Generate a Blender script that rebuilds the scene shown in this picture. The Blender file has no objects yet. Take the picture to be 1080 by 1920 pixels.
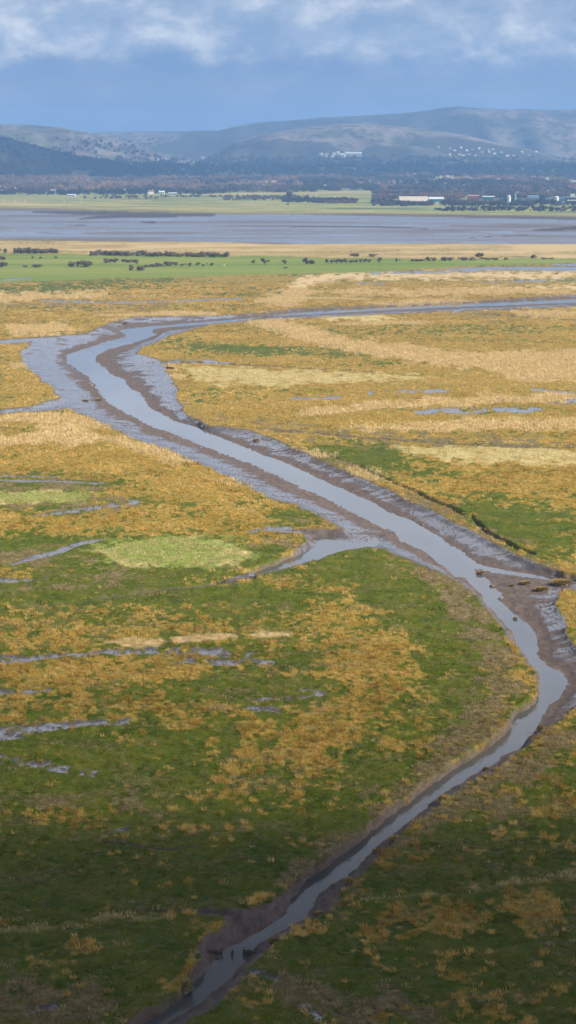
import bpy, bmesh, math, random
import numpy as np
from mathutils import Vector, Matrix

rng = np.random.default_rng(11)
random.seed(11)
SC = bpy.context.scene
COL = SC.collection
R = math.radians

# ------------------------------------------------------------------ camera model
CAMH = 85.0          # height of the viewpoint (a headland) above the marsh
F = 3600.0           # focal length in photograph pixels (1080 x 1920)
HOR = 290.0          # pixel row of the true horizon
PITCH = math.atan((960 - HOR) / F)
CP, SP = math.cos(PITCH), math.sin(PITCH)
ZW = -1.3            # water level in river and estuary

def ray(X, Y):
    a = (X - 540) / F
    b = (960 - Y) / F
    return np.array([a, CP + b * SP, -SP + b * CP])

def at_z(X, Y, z=0.0):
    d = ray(X, Y)
    t = (z - CAMH) / d[2]
    return np.array([d[0] * t, d[1] * t, z])

def at_y(X, Y, y):
    d = ray(X, Y)
    t = y / d[1]
    return np.array([d[0] * t, y, CAMH + d[2] * t])

def project(x, y, z):
    zz = z - CAMH
    dep = np.maximum(y * CP - zz * SP, 1.0)
    up = y * SP + zz * CP
    return 540 + F * x / dep, 960 - F * up / dep

# ------------------------------------------------------------------ noise
def vnoise(x, y, seed=0):
    xi = np.floor(x).astype(np.int64); yi = np.floor(y).astype(np.int64)
    fx = x - xi; fy = y - yi
    fx = fx * fx * fx * (fx * (fx * 6 - 15) + 10); fy = fy * fy * fy * (fy * (fy * 6 - 15) + 10)
    def h(a, b):
        n = (a * 374761393 + b * 668265263 + seed * 974711) & 0xffffffff
        n = ((n ^ (n >> 13)) * 1274126177) & 0xffffffff
        n = ((n ^ (n >> 16)) * 2246822519) & 0xffffffff
        return (n ^ (n >> 15)).astype(np.float64) / 4294967295.0
    a = h(xi, yi); b = h(xi + 1, yi); c = h(xi, yi + 1); d = h(xi + 1, yi + 1)
    return (a + (b - a) * fx) + ((c + (d - c) * fx) - (a + (b - a) * fx)) * fy

def fbm(x, y, o=4, seed=0):
    s = 0; a = 1; t = 0
    for i in range(o):
        s = s + a * vnoise(x * 2 ** i + i * 17.3, y * 2 ** i - i * 9.1, seed + i); t += a; a *= 0.55
    return s / t

def sstep(a, b, x):
    t = np.clip((x - a) / (b - a), 0, 1)
    return t * t * (3 - 2 * t)

def seg_dist(X, Y, ax, ay, bx, by, sy=1.0):
    dx = bx - ax; dy = (by - ay) * sy
    L = dx * dx + dy * dy + 1e-9
    t = np.clip(((X - ax) * dx + (Y - ay) * sy * dy) / L, 0, 1)
    return np.hypot(X - ax - t * dx, (Y - ay) * sy - t * dy), t

def poly_sdf(X, Y, P):
    """positive inside"""
    d = np.full(X.shape, 1e9); ins = np.zeros(X.shape, bool)
    n = len(P)
    for i in range(n):
        ax, ay = P[i]; bx, by = P[(i + 1) % n]
        s, _ = seg_dist(X, Y, ax, ay, bx, by)
        d = np.minimum(d, s)
        c = ((ay > Y) != (by > Y))
        if ay != by:
            ins ^= c & (X < (bx - ax) * (Y - ay) / (by - ay) + ax)
    return np.where(ins, d, -d)

def line_sdf(X, Y, P, sy=1.0):
    """points (x, y, halfwidth); positive inside; sy stretches the vertical"""
    d = np.full(X.shape, -1e9)
    for (ax, ay, aw), (bx, by, bw) in zip(P[:-1], P[1:]):
        s, t = seg_dist(X, Y, ax, ay, bx, by, sy)
        d = np.maximum(d, aw + (bw - aw) * t - s)
    return d

def ell(X, Y, cx, cy, rx, ry):
    q = ((X - cx) / rx) ** 2 + ((Y - cy) / ry) ** 2
    return np.exp(-q * 1.2)

# ------------------------------------------------------------------ traced layout
WATER = [(1300,548),(1080,559),(850,567.5),(640,578),(540,584),(450,597),(400,602),(350,607),(280,613),(225,619),(239,631),(183,647),(125,666),(126,680),(150,694),(169,710),(183,727),(197,747),(211,760),(244,777),(280,796),
 (328,813),(376,833),(424,851),(473,870),(521,892),(548,906),(596,926),(654,956),(697,978),(721,991),(743,997),(752,1012),(784,1027),(808,1043),(832,1063),(854,1082),(873,1084),(890,1101),(905,1116),(917,1137),
 (941,1164),(960,1183),(974,1214),(991,1244),(1013,1264),(1012,1297),(1002,1317),(972,1339),(960,1364),(918,1400),
 (834,1452),(762,1504),(691,1562),(620,1620),(574,1653),(539,1705),(542,1711),(500,1740),(464,1763),(425,1782),(417,1790),(383,1822),(333,1878),(267,1920),(150,2010),(0,2130),
 (80,2160),(200,2030),(311,1920),(356,1889),(422,1844),(456,1806),(483,1772),(528,1744),(578,1718),(594,1679),(652,1640),(698,1594),(769,1539),(834,1484),(898,1445),
 (973,1400),(1006,1369),(1013,1339),(1047,1308),(1062,1283),(1058,1264),(1030,1250),(1008,1228),(1002,1189),(986,1167),(958,1150),(936,1123),(943,1118),(931,1106),(917,1092),(900,1077),(878,1065),(905,1066),(950,1076),(1030,1087),(1090,1092),(1090,1087),(1030,1081),(950,1069),(909,1062),
 (893,1056),(869,1036),(832,1015),(794,988),(770,975),(731,962),(717,954),(668,930),(620,908),(572,886),(540,870),(487,851),(448,834),(410,820),(374,803),(328,790),(280,766),
 (272,749),(244,727),(233,713),(208,702),(192,688),(180,680),(180,665),(211,652),(267,638),(294,627),(280,622),(290,616),(330,612),(400,607),(440,604),(500,594),(640,586),(850,576),(1080,567),(1300,561)]
INLET = [(455,1083),(497,1066),(542,1047),(578,1033),(598,1022),(584,1009),(612,1006),(660,1019),(712,1014),(700,1026),(655,1036),(602,1051),(540,1069),(500,1080)]
# everything that is not marsh in the channel: outer limit of mud
MUD = [(1300,545),(1080,553),(850,566),(700,573),(560,578),(480,588),(400,592),(250,595),(200,607),(165,625),(100,631),(0,638),(-200,642),(-200,650),(0,646),(60,641),
 (38,662),(50,690),(92,720),(115,746),(60,762),(0,768),(-200,775),(-200,783),(0,775),(128,766),(200,798),(250,822),(300,838),(372,866),(444,903),(517,937),(589,961),(628,982),
 (640,990),(600,992),(480,996),(560,1000),(578,1012),(548,1040),(500,1062),(455,1078),(400,1093),(470,1081),(540,1064),(600,1047),(650,1030),(690,1025),(725,1030),
 (760,1046),(820,1070),(868,1098),(895,1120),(912,1140),(935,1167),(955,1188),(970,1218),(986,1247),(1009,1266),(1008,1297),(990,1322),(962,1345),(940,1372),(880,1412),(820,1450),(742,1502),
 (680,1552),(634,1588),(604,1612),(572,1640),(536,1672),(485,1700),(425,1701),(340,1702),(335,1708),(430,1716),(425,1738),(380,1760),(365,1780),(378,1800),(345,1835),(335,1858),(250,1905),(140,2000),(-20,2130),
 (110,2170),(230,2030),(340,1920),(400,1885),(440,1850),(470,1812),(520,1765),(545,1748),(590,1722),(618,1700),(655,1660),(672,1640),(720,1592),(775,1545),(835,1500),(850,1490),(920,1445),(975,1405),(1000,1388),
 (1025,1372),(1062,1346),(1080,1325),(1120,1280),(1110,1230),(1075,1212),(1062,1195),(1058,1160),(1042,1130),(1060,1105),(1300,1130),(1300,1085),(1080,1078),
 (1040,1068),(1010,1058),(960,1037),(900,1003),(830,967),(760,936),(690,902),(620,872),(560,846),(505,820),(470,808),(385,797),(350,776),(332,750),(333,730),(318,708),(308,690),(300,676),(258,662),(270,649),(320,629),(390,609),(440,603),(540,597),(620,593),(850,583),(1080,574),(1300,569)]
# creeks and drains cut in the marsh: (points with half width in px, depth m)
CREEKS = [
 ([(600,846,1.2),(650,866,1.6),(700,886,2.2),(770,917,3.2),(830,946,4.2),(866,962,4.6)], 1.5, .9),
 ([(884,968,2.5),(895,982,3.5),(925,1000,3.6),(955,1018,4),(985,1036,3.5),(995,1040,1.5)], 1.5, 1.0),
 ([(-200,1160,3),(0,1140,3),(120,1128,2.5),(320,1105,3),(400,1093,3.5),(470,1079,5)], 1.5, 0.7),
 ([(505,806,4),(600,812,3.5),(700,822,3),(850,832,3),(1080,840,3),(1300,848,3)], 2.2, 0.5),
 ([(300,676,4),(400,680,3.5),(540,688,2.2),(700,696,1.6)], 2.2, 0.6),
 ([(900,588,1.6),(990,595,1.8),(1080,600,1.8),(1300,606,1.8)], 2.5, 0.5),
 ([(300,1120,1),(150,1075,1.5),(60,1085,2)], 3, 0.2),
 ([(200,1575,5),(330,1590,6),(430,1582,3)], 2, 0.5),
 ([(470,1575,3),(540,1560,4),(590,1552,3)], 2, 0.5),
 ([(0,1735,3),(120,1722,3),(340,1702,6),(430,1705,8)], 2, 0.7),
 ([(0,1500,2),(150,1490,2),(330,1496,2)], 3, 0.25),
 ([(-200,1545,3),(150,1536,3),(330,1545,2)], 3, 0.3),
]
# standing water and wet mud in the marsh: points, half widths, break-up 0..1
POOLS = [ ([(310,1107,1.6),(400,1094,2.4),(470,1080,4)], .12),
 ([(-100,890,3),(110,893,1.6)], .2), ([(-100,898,3),(100,902,2.6),(190,905,2)], .2),
 ([(20,1056,2),(60,1047,5),(100,1036,6),(140,1022,4.5),(190,1012,2)], .1), ([(-100,1086,6),(30,1086,5),(60,1084,2)], .3),
 ([(468,996,3),(500,992,6),(545,990,4)], .25), ([(60,968,2),(160,955,4),(230,943,6),(262,940,3)], .55),
 ([(-100,1238,8),(60,1232,7),(140,1226,5),(200,1222,8),(300,1220,8),(420,1220,10),(470,1226,8)], .5),
 ([(330,1236,7),(420,1240,9),(520,1240,6)], .62), ([(560,1290,5),(610,1298,5)], .65), ([(-100,1298,5),(40,1296,6),(92,1293,3)], .35),
 ([(-100,1382,18),(10,1376,18),(80,1364,11),(150,1356,7),(235,1350,6)], .35), ([(-50,1418,12),(60,1432,12),(190,1452,10)], .68),
 ([(400,1330,6),(470,1330,7),(530,1334,5)], .66), ([(470,1312,5),(600,1302,6)], .68), ([(190,1560,5),(260,1552,5)], .7),
 ([(785,771,5),(880,770,7),(1000,769,6),(1020,768,3)], .42), ([(550,748,3),(640,745,3)], .35), ([(690,737,4),(740,734,4),(840,734,4)], .5),
 ([(1020,757,5),(1090,750,7)], .5), ([(1000,730,3),(1090,738,3)], .6), ([(900,752,2.5),(960,748,3)], .55),
 ([(835,505,2),(930,503,4),(1080,504,5),(1300,505,5)], .12), ([(700,512,3),(900,508,3)], .55), ([(1040,496,2),(1100,497,3)],.2),
 ([(80,563,2.4),(200,568,2.2),(300,565,2),(450,560,2.4)], .4), ([(640,531,2),(720,532,2)], .5), ([(900,530,2),(1080,524,2)], .5), ([(-50,527,2.5),(60,522,2)], .3),
 ([(855,583,5),(870,578,6),(885,574,4)], .1), ([(545,580,4),(700,590,1)], .8), ([(520,555,3),(545,548,1.5)], .6),
 ([(310,678,4),(390,677,4),(430,680,2)], .4), ([(560,1880,5),(600,1910,9)], .6), ([(480,1820,8),(520,1835,6)], .4), ([(60,1890,8),(110,1888,6)], .5),
]
TAN = [
 [(430,597),(560,588),(580,594),(530,602),(640,634),(760,648),(850,663),(1000,660),(1300,650),(1300,716),(980,712),(900,690),(820,682),(700,662),(600,646),(500,614)],
 [(20,776),(90,769),(140,792),(175,812),(215,826),(0,838),(-150,838),(-150,822),(0,820),(75,812),(62,795)],
 [(560,771),(700,757),(900,746),(1300,733),(1300,745),(900,757),(720,768),(560,779)],
 [(640,803),(800,792),(1300,778),(1300,800),(800,806)],
 [(480,566),(540,545),(560,520),(620,512),(1300,508),(1300,520),(640,521),(575,535),(570,562),(540,575)],
 [(580,548),(800,545),(1300,528),(1300,535),(800,553)],
 [(195,1203),(250,1192),(310,1198),(300,1212),(230,1214)], [(325,1196),(440,1189),(440,1198),(330,1203)], [(460,1192),(545,1185),(540,1194)],
 [(-200,1748),(0,1738),(100,1728),(300,1712),(320,1716),(110,1741),(0,1748),(-200,1760)],
 [(690,1684),(850,1668),(1000,1644),(1300,1600),(1300,1622),(1000,1660),(850,1678)],
 [(20,612),(120,610),(150,617),(80,627),(20,622)], [(-100,553),(60,552),(200,550),(180,557),(0,562),(-100,562)],
 [(960,585),(1300,580),(1300,592),(1000,591)],
]
PALE = [
 [(345,688),(450,689),(640,699),(815,705),(740,714),(560,722),(420,721),(370,711)],
 [(735,838),(900,836),(1300,850),(1300,878),(900,868),(790,856)],
 [(590,590),(680,584),(760,595),(700,602),(620,599)],
 [(-200,920),(100,922),(175,930),(100,938),(-200,940)],
 [(175,1030),(260,1010),(360,1008),(430,1022),(468,1042),(440,1056),(320,1060),(220,1055)],
]
GREENPALE = [(320,1034,150,34),(60,932,130,12)]
GREYB = [
 [(735,1038,8),(800,1070,22),(860,1110,35),(905,1170,42),(930,1240,50),(940,1300,48),(900,1370,48),(820,1430,40),(740,1490,36),(640,1570,36),(560,1640,30)],
 [(1140,1350,20),(1000,1410,26),(900,1475,26),(800,1550,28),(700,1630,22),(640,1690,14)],
 [(520,836,12),(600,868,18),(690,906,22),(760,936,26),(830,972,30),(900,1008,26),(960,1044,24),(1060,1076,24)], [(460,800,9),(650,816,10),(850,829,10),(1090,838,9)],
 [(1040,1380,20),(1000,1450,40),(930,1520,30)],
 [(-100,1055,14),(120,1045,16),(240,1060,6)], [(-100,912,5),(200,915,5)], [(-100,945,8),(230,945,6)], [(-100,1110,8),(250,1095,6)],
 [(-200,1850,40),(60,1880,60),(220,1900,50)], [(560,1880,30),(760,1890,30),(860,1920,20)], [(480,1840,20),(700,1930,40)],
 [(340,760,5),(420,800,5),(520,830,6)], [(470,1010,10),(560,1030,12)], [(640,985,5),(560,970,4)],
 [(0,1505,8),(180,1500,8),(330,1510,6)], [(0,560,10),(300,575,6)], [(860,590,8),(1080,575,8)],
]
GOLD = [  # cx, cy, rx, ry, weight
 (420,655,150,16,-.75),(700,680,150,16,-.6),(650,855,110,22,-.8),(760,888,130,24,-.7),(890,945,120,30,-.75),(1000,1000,110,34,-.7),(960,900,200,30,-.15),(640,850,120,16,-.5),
 (80,918,170,34,-.95),(300,940,90,10,-.5),(560,965,70,22,-.7),(480,930,60,10,-.3),(40,1030,160,26,-.8),(330,1045,210,40,-1),(150,1100,240,26,-.8),(380,1118,260,16,-.8),
 (660,1060,110,36,-.9),(800,1130,110,50,-.7),(860,1250,70,120,-.7),(720,1100,60,30,-.4),(900,1100,60,30,-.2),
 (470,1290,230,34,-.5),(560,1230,90,26,-.5),(250,1250,60,10,-.4),(900,1420,60,40,-.3),
 (200,1400,260,40,-.5),(200,1480,300,30,-.4),(150,1640,320,60,-.5),(420,1620,160,50,-.4),(700,1420,70,60,-.3),(600,1540,100,40,-.3),
 (60,1165,120,14,.3),(220,1150,120,14,.5),(330,1175,190,20,.45),(640,1120,70,40,.3),(650,1190,100,70,.65),(740,1200,60,70,.3),(700,1270,70,70,.5),(90,1200,170,26,.45),
 (80,1262,160,26,.55),(270,1255,110,20,.5),(200,1300,150,20,.4),(330,1330,80,26,.4),(90,1320,120,16,.4),(280,1270,80,18,.3),(650,1330,70,40,.5),(570,1390,130,24,.6),(350,1320,60,20,.3),
 (450,1445,70,46,.75),(580,1425,48,40,.9),(390,1490,70,26,.55),(230,1400,70,20,.3),(210,1380,70,12,.35),(330,1360,50,10,.3),(630,1380,60,26,.5),(540,1470,40,26,.2),
 (860,1735,130,18,.6),(700,1750,110,16,.6),(960,1705,80,22,.55),(860,1785,70,16,.5),(770,1790,70,14,.4),(950,1780,60,12,.3),(1040,1730,40,40,.3),(930,1870,60,30,.35),(640,1745,40,16,.4),
 (1000,1870,60,40,.2),(980,1590,80,30,-.3),(800,1640,120,20,-.4),(130,1520,120,12,.4),(260,1525,40,10,.2),(360,1545,60,16,.25),(160,1810,30,20,.2),(420,1870,60,30,.2),(340,1850,20,20,.6),
 (900,720,400,50,.2),(200,860,260,40,.3),(420,900,120,40,.2),(900,920,150,20,.3),(60,720,60,40,.3),(1000,640,200,20,.1),(800,620,140,14,.1),
 (780,545,300,10,.1),(120,540,180,16,-.4),(60,520,100,8,-.7),(300,545,150,12,.2),(350,525,120,6,-.4),
 (1065,1150,30,50,.6),(1075,1110,30,14,.5),(930,1610,160,16,.2),(1060,1500,80,24,.7),(960,1572,60,10,.5),
]

# ------------------------------------------------------------------ ground grid (polar round the headland)
STEP = 1.8
def r_of_Y(Y):
    dep = math.atan((Y - 960) / F) + PITCH
    return CAMH / math.tan(dep)
r_rows = list(np.linspace(35, r_of_Y(2200) - 6, 12))
Yv = 2200.0
while Yv > 330:
    r_rows.append(r_of_Y(Yv)); Yv -= STEP
r_rows += list(np.geomspace(r_rows[-1] * 1.02, 15500, 45))
r_rows = np.array(r_rows)
th_half = R(10.6)
th_in = np.arange(-th_half, th_half + 1e-6, STEP / F)
outer = th_half + np.cumsum(np.geomspace(STEP / F * 1.3, R(6), 44))
outer = outer[outer < R(80)]
th_cols = np.concatenate([-outer[::-1], th_in, outer])
NR, NC = len(r_rows), len(th_cols)
TH, RR = np.meshgrid(th_cols, r_rows)
GX = (RR * np.sin(TH)); GY = (RR * np.cos(TH))

# world warp so traced outlines get a natural wander
wa = 0.35 + RR * 0.0012
wx = (fbm(GX / 5, GY / 9, 3, 3) - .5) * 2.2 * wa + (fbm(GX / 1.3, GY / 1.8, 2, 31) - .5) * .4
wy = (fbm(GX / 5, GY / 9, 3, 5) - .5) * 4.0 * wa + (fbm(GX / 1.3, GY / 1.8, 2, 35) - .5) * .7
PX, PY = project(GX + wx, GY + wy, 0.0)
WX, WY = project(GX + wx * .7, GY + wy * .7, ZW)
MX, MY = project(GX + (fbm(GX / 9, GY / 12, 3, 33) - .5) * 2.4, GY + (fbm(GX / 9, GY / 12, 3, 34) - .5) * 3.0, 0.0)
del wx, wy

near_river = (PY > 530)
mud_d = poly_sdf(PX, PY, MUD); mud_d[~near_river] = -99
wat_d = np.maximum(poly_sdf(WX, WY, WATER), poly_sdf(WX, WY, INLET)); wat_d[~near_river] = -99
ppm = F / np.hypot(RR, CAMH)                     # pixels per metre across
gpm = ppm * CAMH / np.hypot(RR, CAMH)            # pixels per metre along the ground, away from us
Z = (fbm(GX / 14, GY / 14, 4, 7) - .5) * 0.55 + (fbm(GX / 1.9, GY / 2.3, 3, 8) - .5) * (.25 + .35 * sstep(520, 330, RR))
# low furrows and terraces across the foreground marsh
fur = np.sin(PY / 23.0 + 5 * fbm(GX / 40, GY / 30, 2, 81)) * sstep(.45, .7, fbm(GX / 45, GY / 45, 2, 82))
Z += 0.16 * fur * sstep(520, 260, RR)
creek = np.zeros(Z.shape)
for P, sy, dep in CREEKS:
    d = line_sdf(MX, MY, P, sy)
    k = sstep(-1.5, 2.2, d)
    Z = Z - k * dep
    creek = np.maximum(creek, k)
mud = sstep(-1.0, 1.0, mud_d)
dm = np.clip(mud_d, 0.3, None); dw = np.clip(-wat_d, 0.0, None)
t = dm / (dm + dw + .01)
prof = -0.30 * sstep(0, 0.3, t) - 0.28 * sstep(-1, 7.0, mud_d) - (abs(ZW) - 0.58) * sstep(.1, 1.0, t)
rill_ang = GX * 0.55 + GY * 0.12
rl = fbm(GX / 8 + GY / 20, GY / 2.2, 3, 21); rill = .75 * rl + .25 * fbm(GX / 1.4, GY / 1.6, 3, 25)
zm = prof + (rill - .5) * 0.20 * (1 - sstep(.75, 1, t)) + (fbm(GX / .7, GY / 1.0, 2, 22) - .5) * 0.06
Z = Z * (1 - mud) + zm * mud
inw = sstep(-.8, 1.6, wat_d)
Z = np.where(wat_d > -.8, Z * (1 - inw) + np.minimum(Z, ZW - .05 - .25 * sstep(0, 8, wat_d)) * inw, Z)
mudm = np.maximum(mud, sstep(.35, .8, creek) * .9)

# estuary
bayN = 452 + np.interp(PX, [-300, 0, 250, 500, 1080, 1500], [-3, -2, 0, 3, 5.5, 8]) + (fbm(GX / 90, GY / 90, 3, 40) - .5) * 5
bayF = np.interp(PX, [-3000, 0, 100, 200, 330, 700, 1080, 1500, 4000], [386, 390, 392, 396, 399, 402, 407, 410, 416]) + (fbm(GX / 120, GY / 200, 3, 41) - .5) * 2
bay_d = np.minimum(bayN - PY, PY - bayF)
bay = sstep(-1.5, 1.5, bay_d)
bn = fbm(GX / 260 + GY / 900, GY / 120, 4, 42)
zb = ZW + 0.40 * (bn - .32) + 0.15 * (fbm(GX / 60, GY / 60, 3, 45) - .5)
bars = np.zeros(Z.shape)
for P in ([(60,396,1.5),(150,398,3),(260,400,3),(400,402,2)], [(150,409,1),(185,406,3),(250,403.5,3),(330,404,2)], [(268,415,1.4),(290,415.5,1.6)], [(100,419,.6),(160,421,.8)],
          [(560,399,2),(800,402,2),(1080,408,3),(1500,412,3)], [(540,423,.3),(700,424,1.0),(800,427,.6)], [(1000,430,1),(1050,428,2.5),(1100,424,4)], [(880,444,.3),(1000,438,.5)]):
    bars = np.maximum(bars, sstep(-.8, .8, line_sdf(PX, PY, P)))
zb = np.maximum(zb, ZW - .1 + bars * .6)
Z = Z * (1 - bay) + zb * bay
# pasture beyond the marsh
pasN = np.interp(PX, [-3000, 0, 200, 400, 540, 700, 850, 1000, 1080, 3000], [545, 530, 522, 517, 513, 510, 499, 495, 492, 485]) + (fbm(GX / 30, GY / 60, 2, 50) - .5) * 3
pasF = np.interp(PX, [-3000, 0, 180, 300, 440, 700, 860, 1080, 3000], [468, 474, 477, 480, 481, 484, 486, 484, 482]) + (fbm(GX / 40, GY / 80, 2, 51) - .5) * 4
pas = sstep(-1, 1, np.minimum(pasN - PY, PY - pasF))
Z = Z * (1 - .7 * pas)
# far land: rises gently behind the estuary
far = sstep(0, 1.5, bayF - PY)
Z = np.where(far > 0, Z * (1 - far) + far * (0.6 + 1.2 * fbm(GX / 300, GY / 300, 3, 60)), Z)
Z += 48 * sstep(4700, 8600, GY) + 6 * sstep(5000, 7000, GY) * (fbm(GX / 500, GY / 500, 3, 61) - .5)

# ---- cover masks
def norm(n, k=1.9): return np.clip((n - .5) * k + .5, 0, 1)
up_clutter = norm(.52 * fbm(GX / 3.0, GY / 4.6, 3, 9) + .48 * fbm(GX / .95, GY / 1.4, 2, 12), 2.9)
band = norm(fbm(GX / 90 + GY / 300, GY / 26, 3, 10), 2.4); band2 = norm(fbm(GX / 70, GY / 34, 3, 13), 2.6)
gold = np.interp(PY, [300, 520, 700, 940, 1000, 1150, 1350, 1500, 1700, 2200], [.80, .86, .92, .84, .58, .40, .28, .21, .20, .20])
for cx, cy, rx, ry, w in GOLD:
    gold = gold + w * (.72 if w > 0 and cy > 1100 else 1) * ell(PX, PY, cx, cy, rx, ry)
edge_gold = sstep(-40, -2, mud_d) * sstep(0.25, 0.6, fbm(GX / 25, GY / 25, 2, 70))
gold = np.clip(gold + .25 * edge_gold + (band - .55) * np.interp(PY, [500, 1000, 1300, 1900], [.75, .5, .3, .3]) + .02, .02, 1)
goldm = np.maximum(sstep(-.13, .14, gold - (.06 + .90 * up_clutter)), .015 * sstep(1000, 1100, PY))
tan = np.zeros(Z.shape)
for P in TAN:
    tan = np.maximum(tan, sstep(-4, 3, poly_sdf(PX, PY, P) + (fbm(GX / 5, GY / 9, 3, 14) - .5) * np.interp(PY, [700, 1100], [24, 9])))
tan = np.maximum(tan, .8 * sstep(.74, .9, band2) * sstep(980, 800, PY) * sstep(-30, -12, mud_d))
reedbelt = sstep(-1, 1.5, np.minimum(PY - bayN, pasF - PY)) * np.clip(.25 + .9 * norm(fbm(GX / 60, GY / 40, 4, 27), 2.2), 0, 1)
tan = np.maximum(tan, .85 * reedbelt)
tan *= np.where(PY > 1400, np.clip(norm(.5 * fbm(GX / 5, GY / 3, 3, 28) + .5 * fbm(GX / 1.2, GY / 1.2, 2, 29), 3.0) * 1.2, 0, 1), 1)
pale = np.zeros(Z.shape)
for P in PALE:
    pale = np.maximum(pale, sstep(-3, 3, poly_sdf(PX, PY, P) + (fbm(GX / 4, GY / 6, 3, 15) - .5) * 26) * np.clip(.45 + norm(fbm(GX / 2.5, GY / 6, 3, 24), 2.4), 0, 1))
gpale = np.zeros(Z.shape)
for e in GREENPALE:
    gpale = np.maximum(gpale, sstep(.22, .62, ell(PX, PY, *e) + (norm(.5 * fbm(GX / 6, GY / 9, 3, 17) + .5 * fbm(GX / 1.4, GY / 2, 2, 19), 2.2) - .5) * .55))
grey = np.zeros(Z.shape)
for P in GREYB:
    grey = np.maximum(grey, sstep(-10, 10, line_sdf(PX, PY, [(a_, b_, w_ * .72) for a_, b_, w_ in P], 1.3) + (norm(fbm(GX / 3.5, GY / 5, 4, 16), 1.8) - .56) * 70))
grey = grey * (1 - pale) * (1 - tan)
grey = np.maximum(grey, .32 * sstep(.60, .85, norm(.6 * fbm(GX / 7, GY / 4, 3, 95) + .4 * fbm(GX / 1.5, GY / 1.5, 2, 96), 2.6)) * sstep(1000, 1080, PY) * (1 - mud) * (1 - gpale) * (1 - pale))
wet = np.zeros(Z.shape)
puddle_n = norm(fbm(GX / 1.5, GY / 2.4, 4, 18), 1.7)
puddle_f = norm(fbm(GX / 4, GY / 11, 4, 19), 1.7)
pn = np.where(RR < 520, puddle_n, puddle_f)
for P, br in POOLS:
    d = line_sdf(PX, PY, [(a_, b_, w_ * 1.3) for a_, b_, w_ in P], 1.6)
    m = sstep(-2, 3, d) * sstep(br - .08, br + .08, pn + .13)
    wet = np.maximum(wet, m)
wet *= (1 - mud) * (1 - bay)
Z -= wet * 0.16
# wet sheen on the mud: a band below the marsh edge, drier brown levees beside the water
lev = sstep(.42, .82, t + (fbm(GX / 5, GY / 7, 3, 23) - .5) * .45)
mwet = (1 - lev) * np.clip(.80 + 1.9 * (rl - .47), 0, 1)
for cx, cy, rx, ry, w in [(110,690,80,60,.5),(640,1040,120,30,.6),(330,690,50,50,.4),(870,1000,140,40,.35),(560,1050,60,20,.6),(1030,1300,60,60,-.6),(1010,1150,70,60,-.3),(250,610,90,14,-.3),
                          (500,1690,90,40,-.6),(600,1600,200,120,-.3),(940,1070,60,20,.3),(420,860,90,40,.3),(600,880,100,40,-.3),(400,1790,60,40,-.3)]:
    mwet = mwet + w * ell(PX, PY, cx, cy, rx, ry)
for e in ((570, 1040, 120, 30), (660, 1012, 90, 22), (500, 1062, 70, 16)): mwet = np.maximum(mwet, (.72 + .5 * (rl > .46)) * sstep(.2, .6, ell(PX, PY, *e)))
mwet = np.clip(mwet, 0, 1) * mud * np.interp(PY, [1250, 1500], [1, .35])
wetall = np.maximum(np.maximum(wet, mwet), bay * np.clip(.42 + .4 * norm(fbm(GX / 220, GY / 70, 4, 47), 2.0) - .4 * bars, 0, 1))

# ---- classes for the separate ground sheets
cls = np.zeros(Z.shape, np.int8)                 # 0 salt marsh
cls[mud > .5] = 1                                # mud bank
cls[bay > .5] = 2                                # tidal flat
cls[pas > .5] = 3                                # pasture
cls[(far > .5) & (bay <= .5)] = 4                # far land

def mk_mesh(name, verts, faces, mats=None, smooth=True, mat_idx=None):
    me = bpy.data.meshes.new(name)
    n, k = faces.shape
    me.vertices.add(len(verts)); me.vertices.foreach_set('co', np.asarray(verts, np.float32).ravel())
    me.loops.add(n * k); me.loops.foreach_set('vertex_index', faces.astype(np.int32).ravel())
    me.polygons.add(n)
    me.polygons.foreach_set('loop_start', np.arange(0, n * k, k, dtype=np.int32))
    if mat_idx is not None:
        me.polygons.foreach_set('material_index', np.asarray(mat_idx, np.int32))
    me.polygons.foreach_set('use_smooth', np.full(n, smooth, bool))
    me.update(calc_edges=True)
    for m in (mats or []): me.materials.append(m)
    return me

def attr(me, name, arr):
    a = me.attributes.new(name, 'FLOAT', 'POINT')
    a.data.foreach_set('value', np.asarray(arr, np.float32).ravel())

def link(name, me, parent=None, label=None, cat=None, group=None, kind=None):
    o = bpy.data.objects.new(name, me); COL.objects.link(o)
    if parent: o.parent = parent
    tag(o, label, cat, group, kind)
    return o

def tag(o, label=None, cat=None, group=None, kind=None):
    if label: o['label'] = label
    if cat: o['category'] = cat
    if group: o['group'] = group
    if kind: o['kind'] = kind

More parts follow.
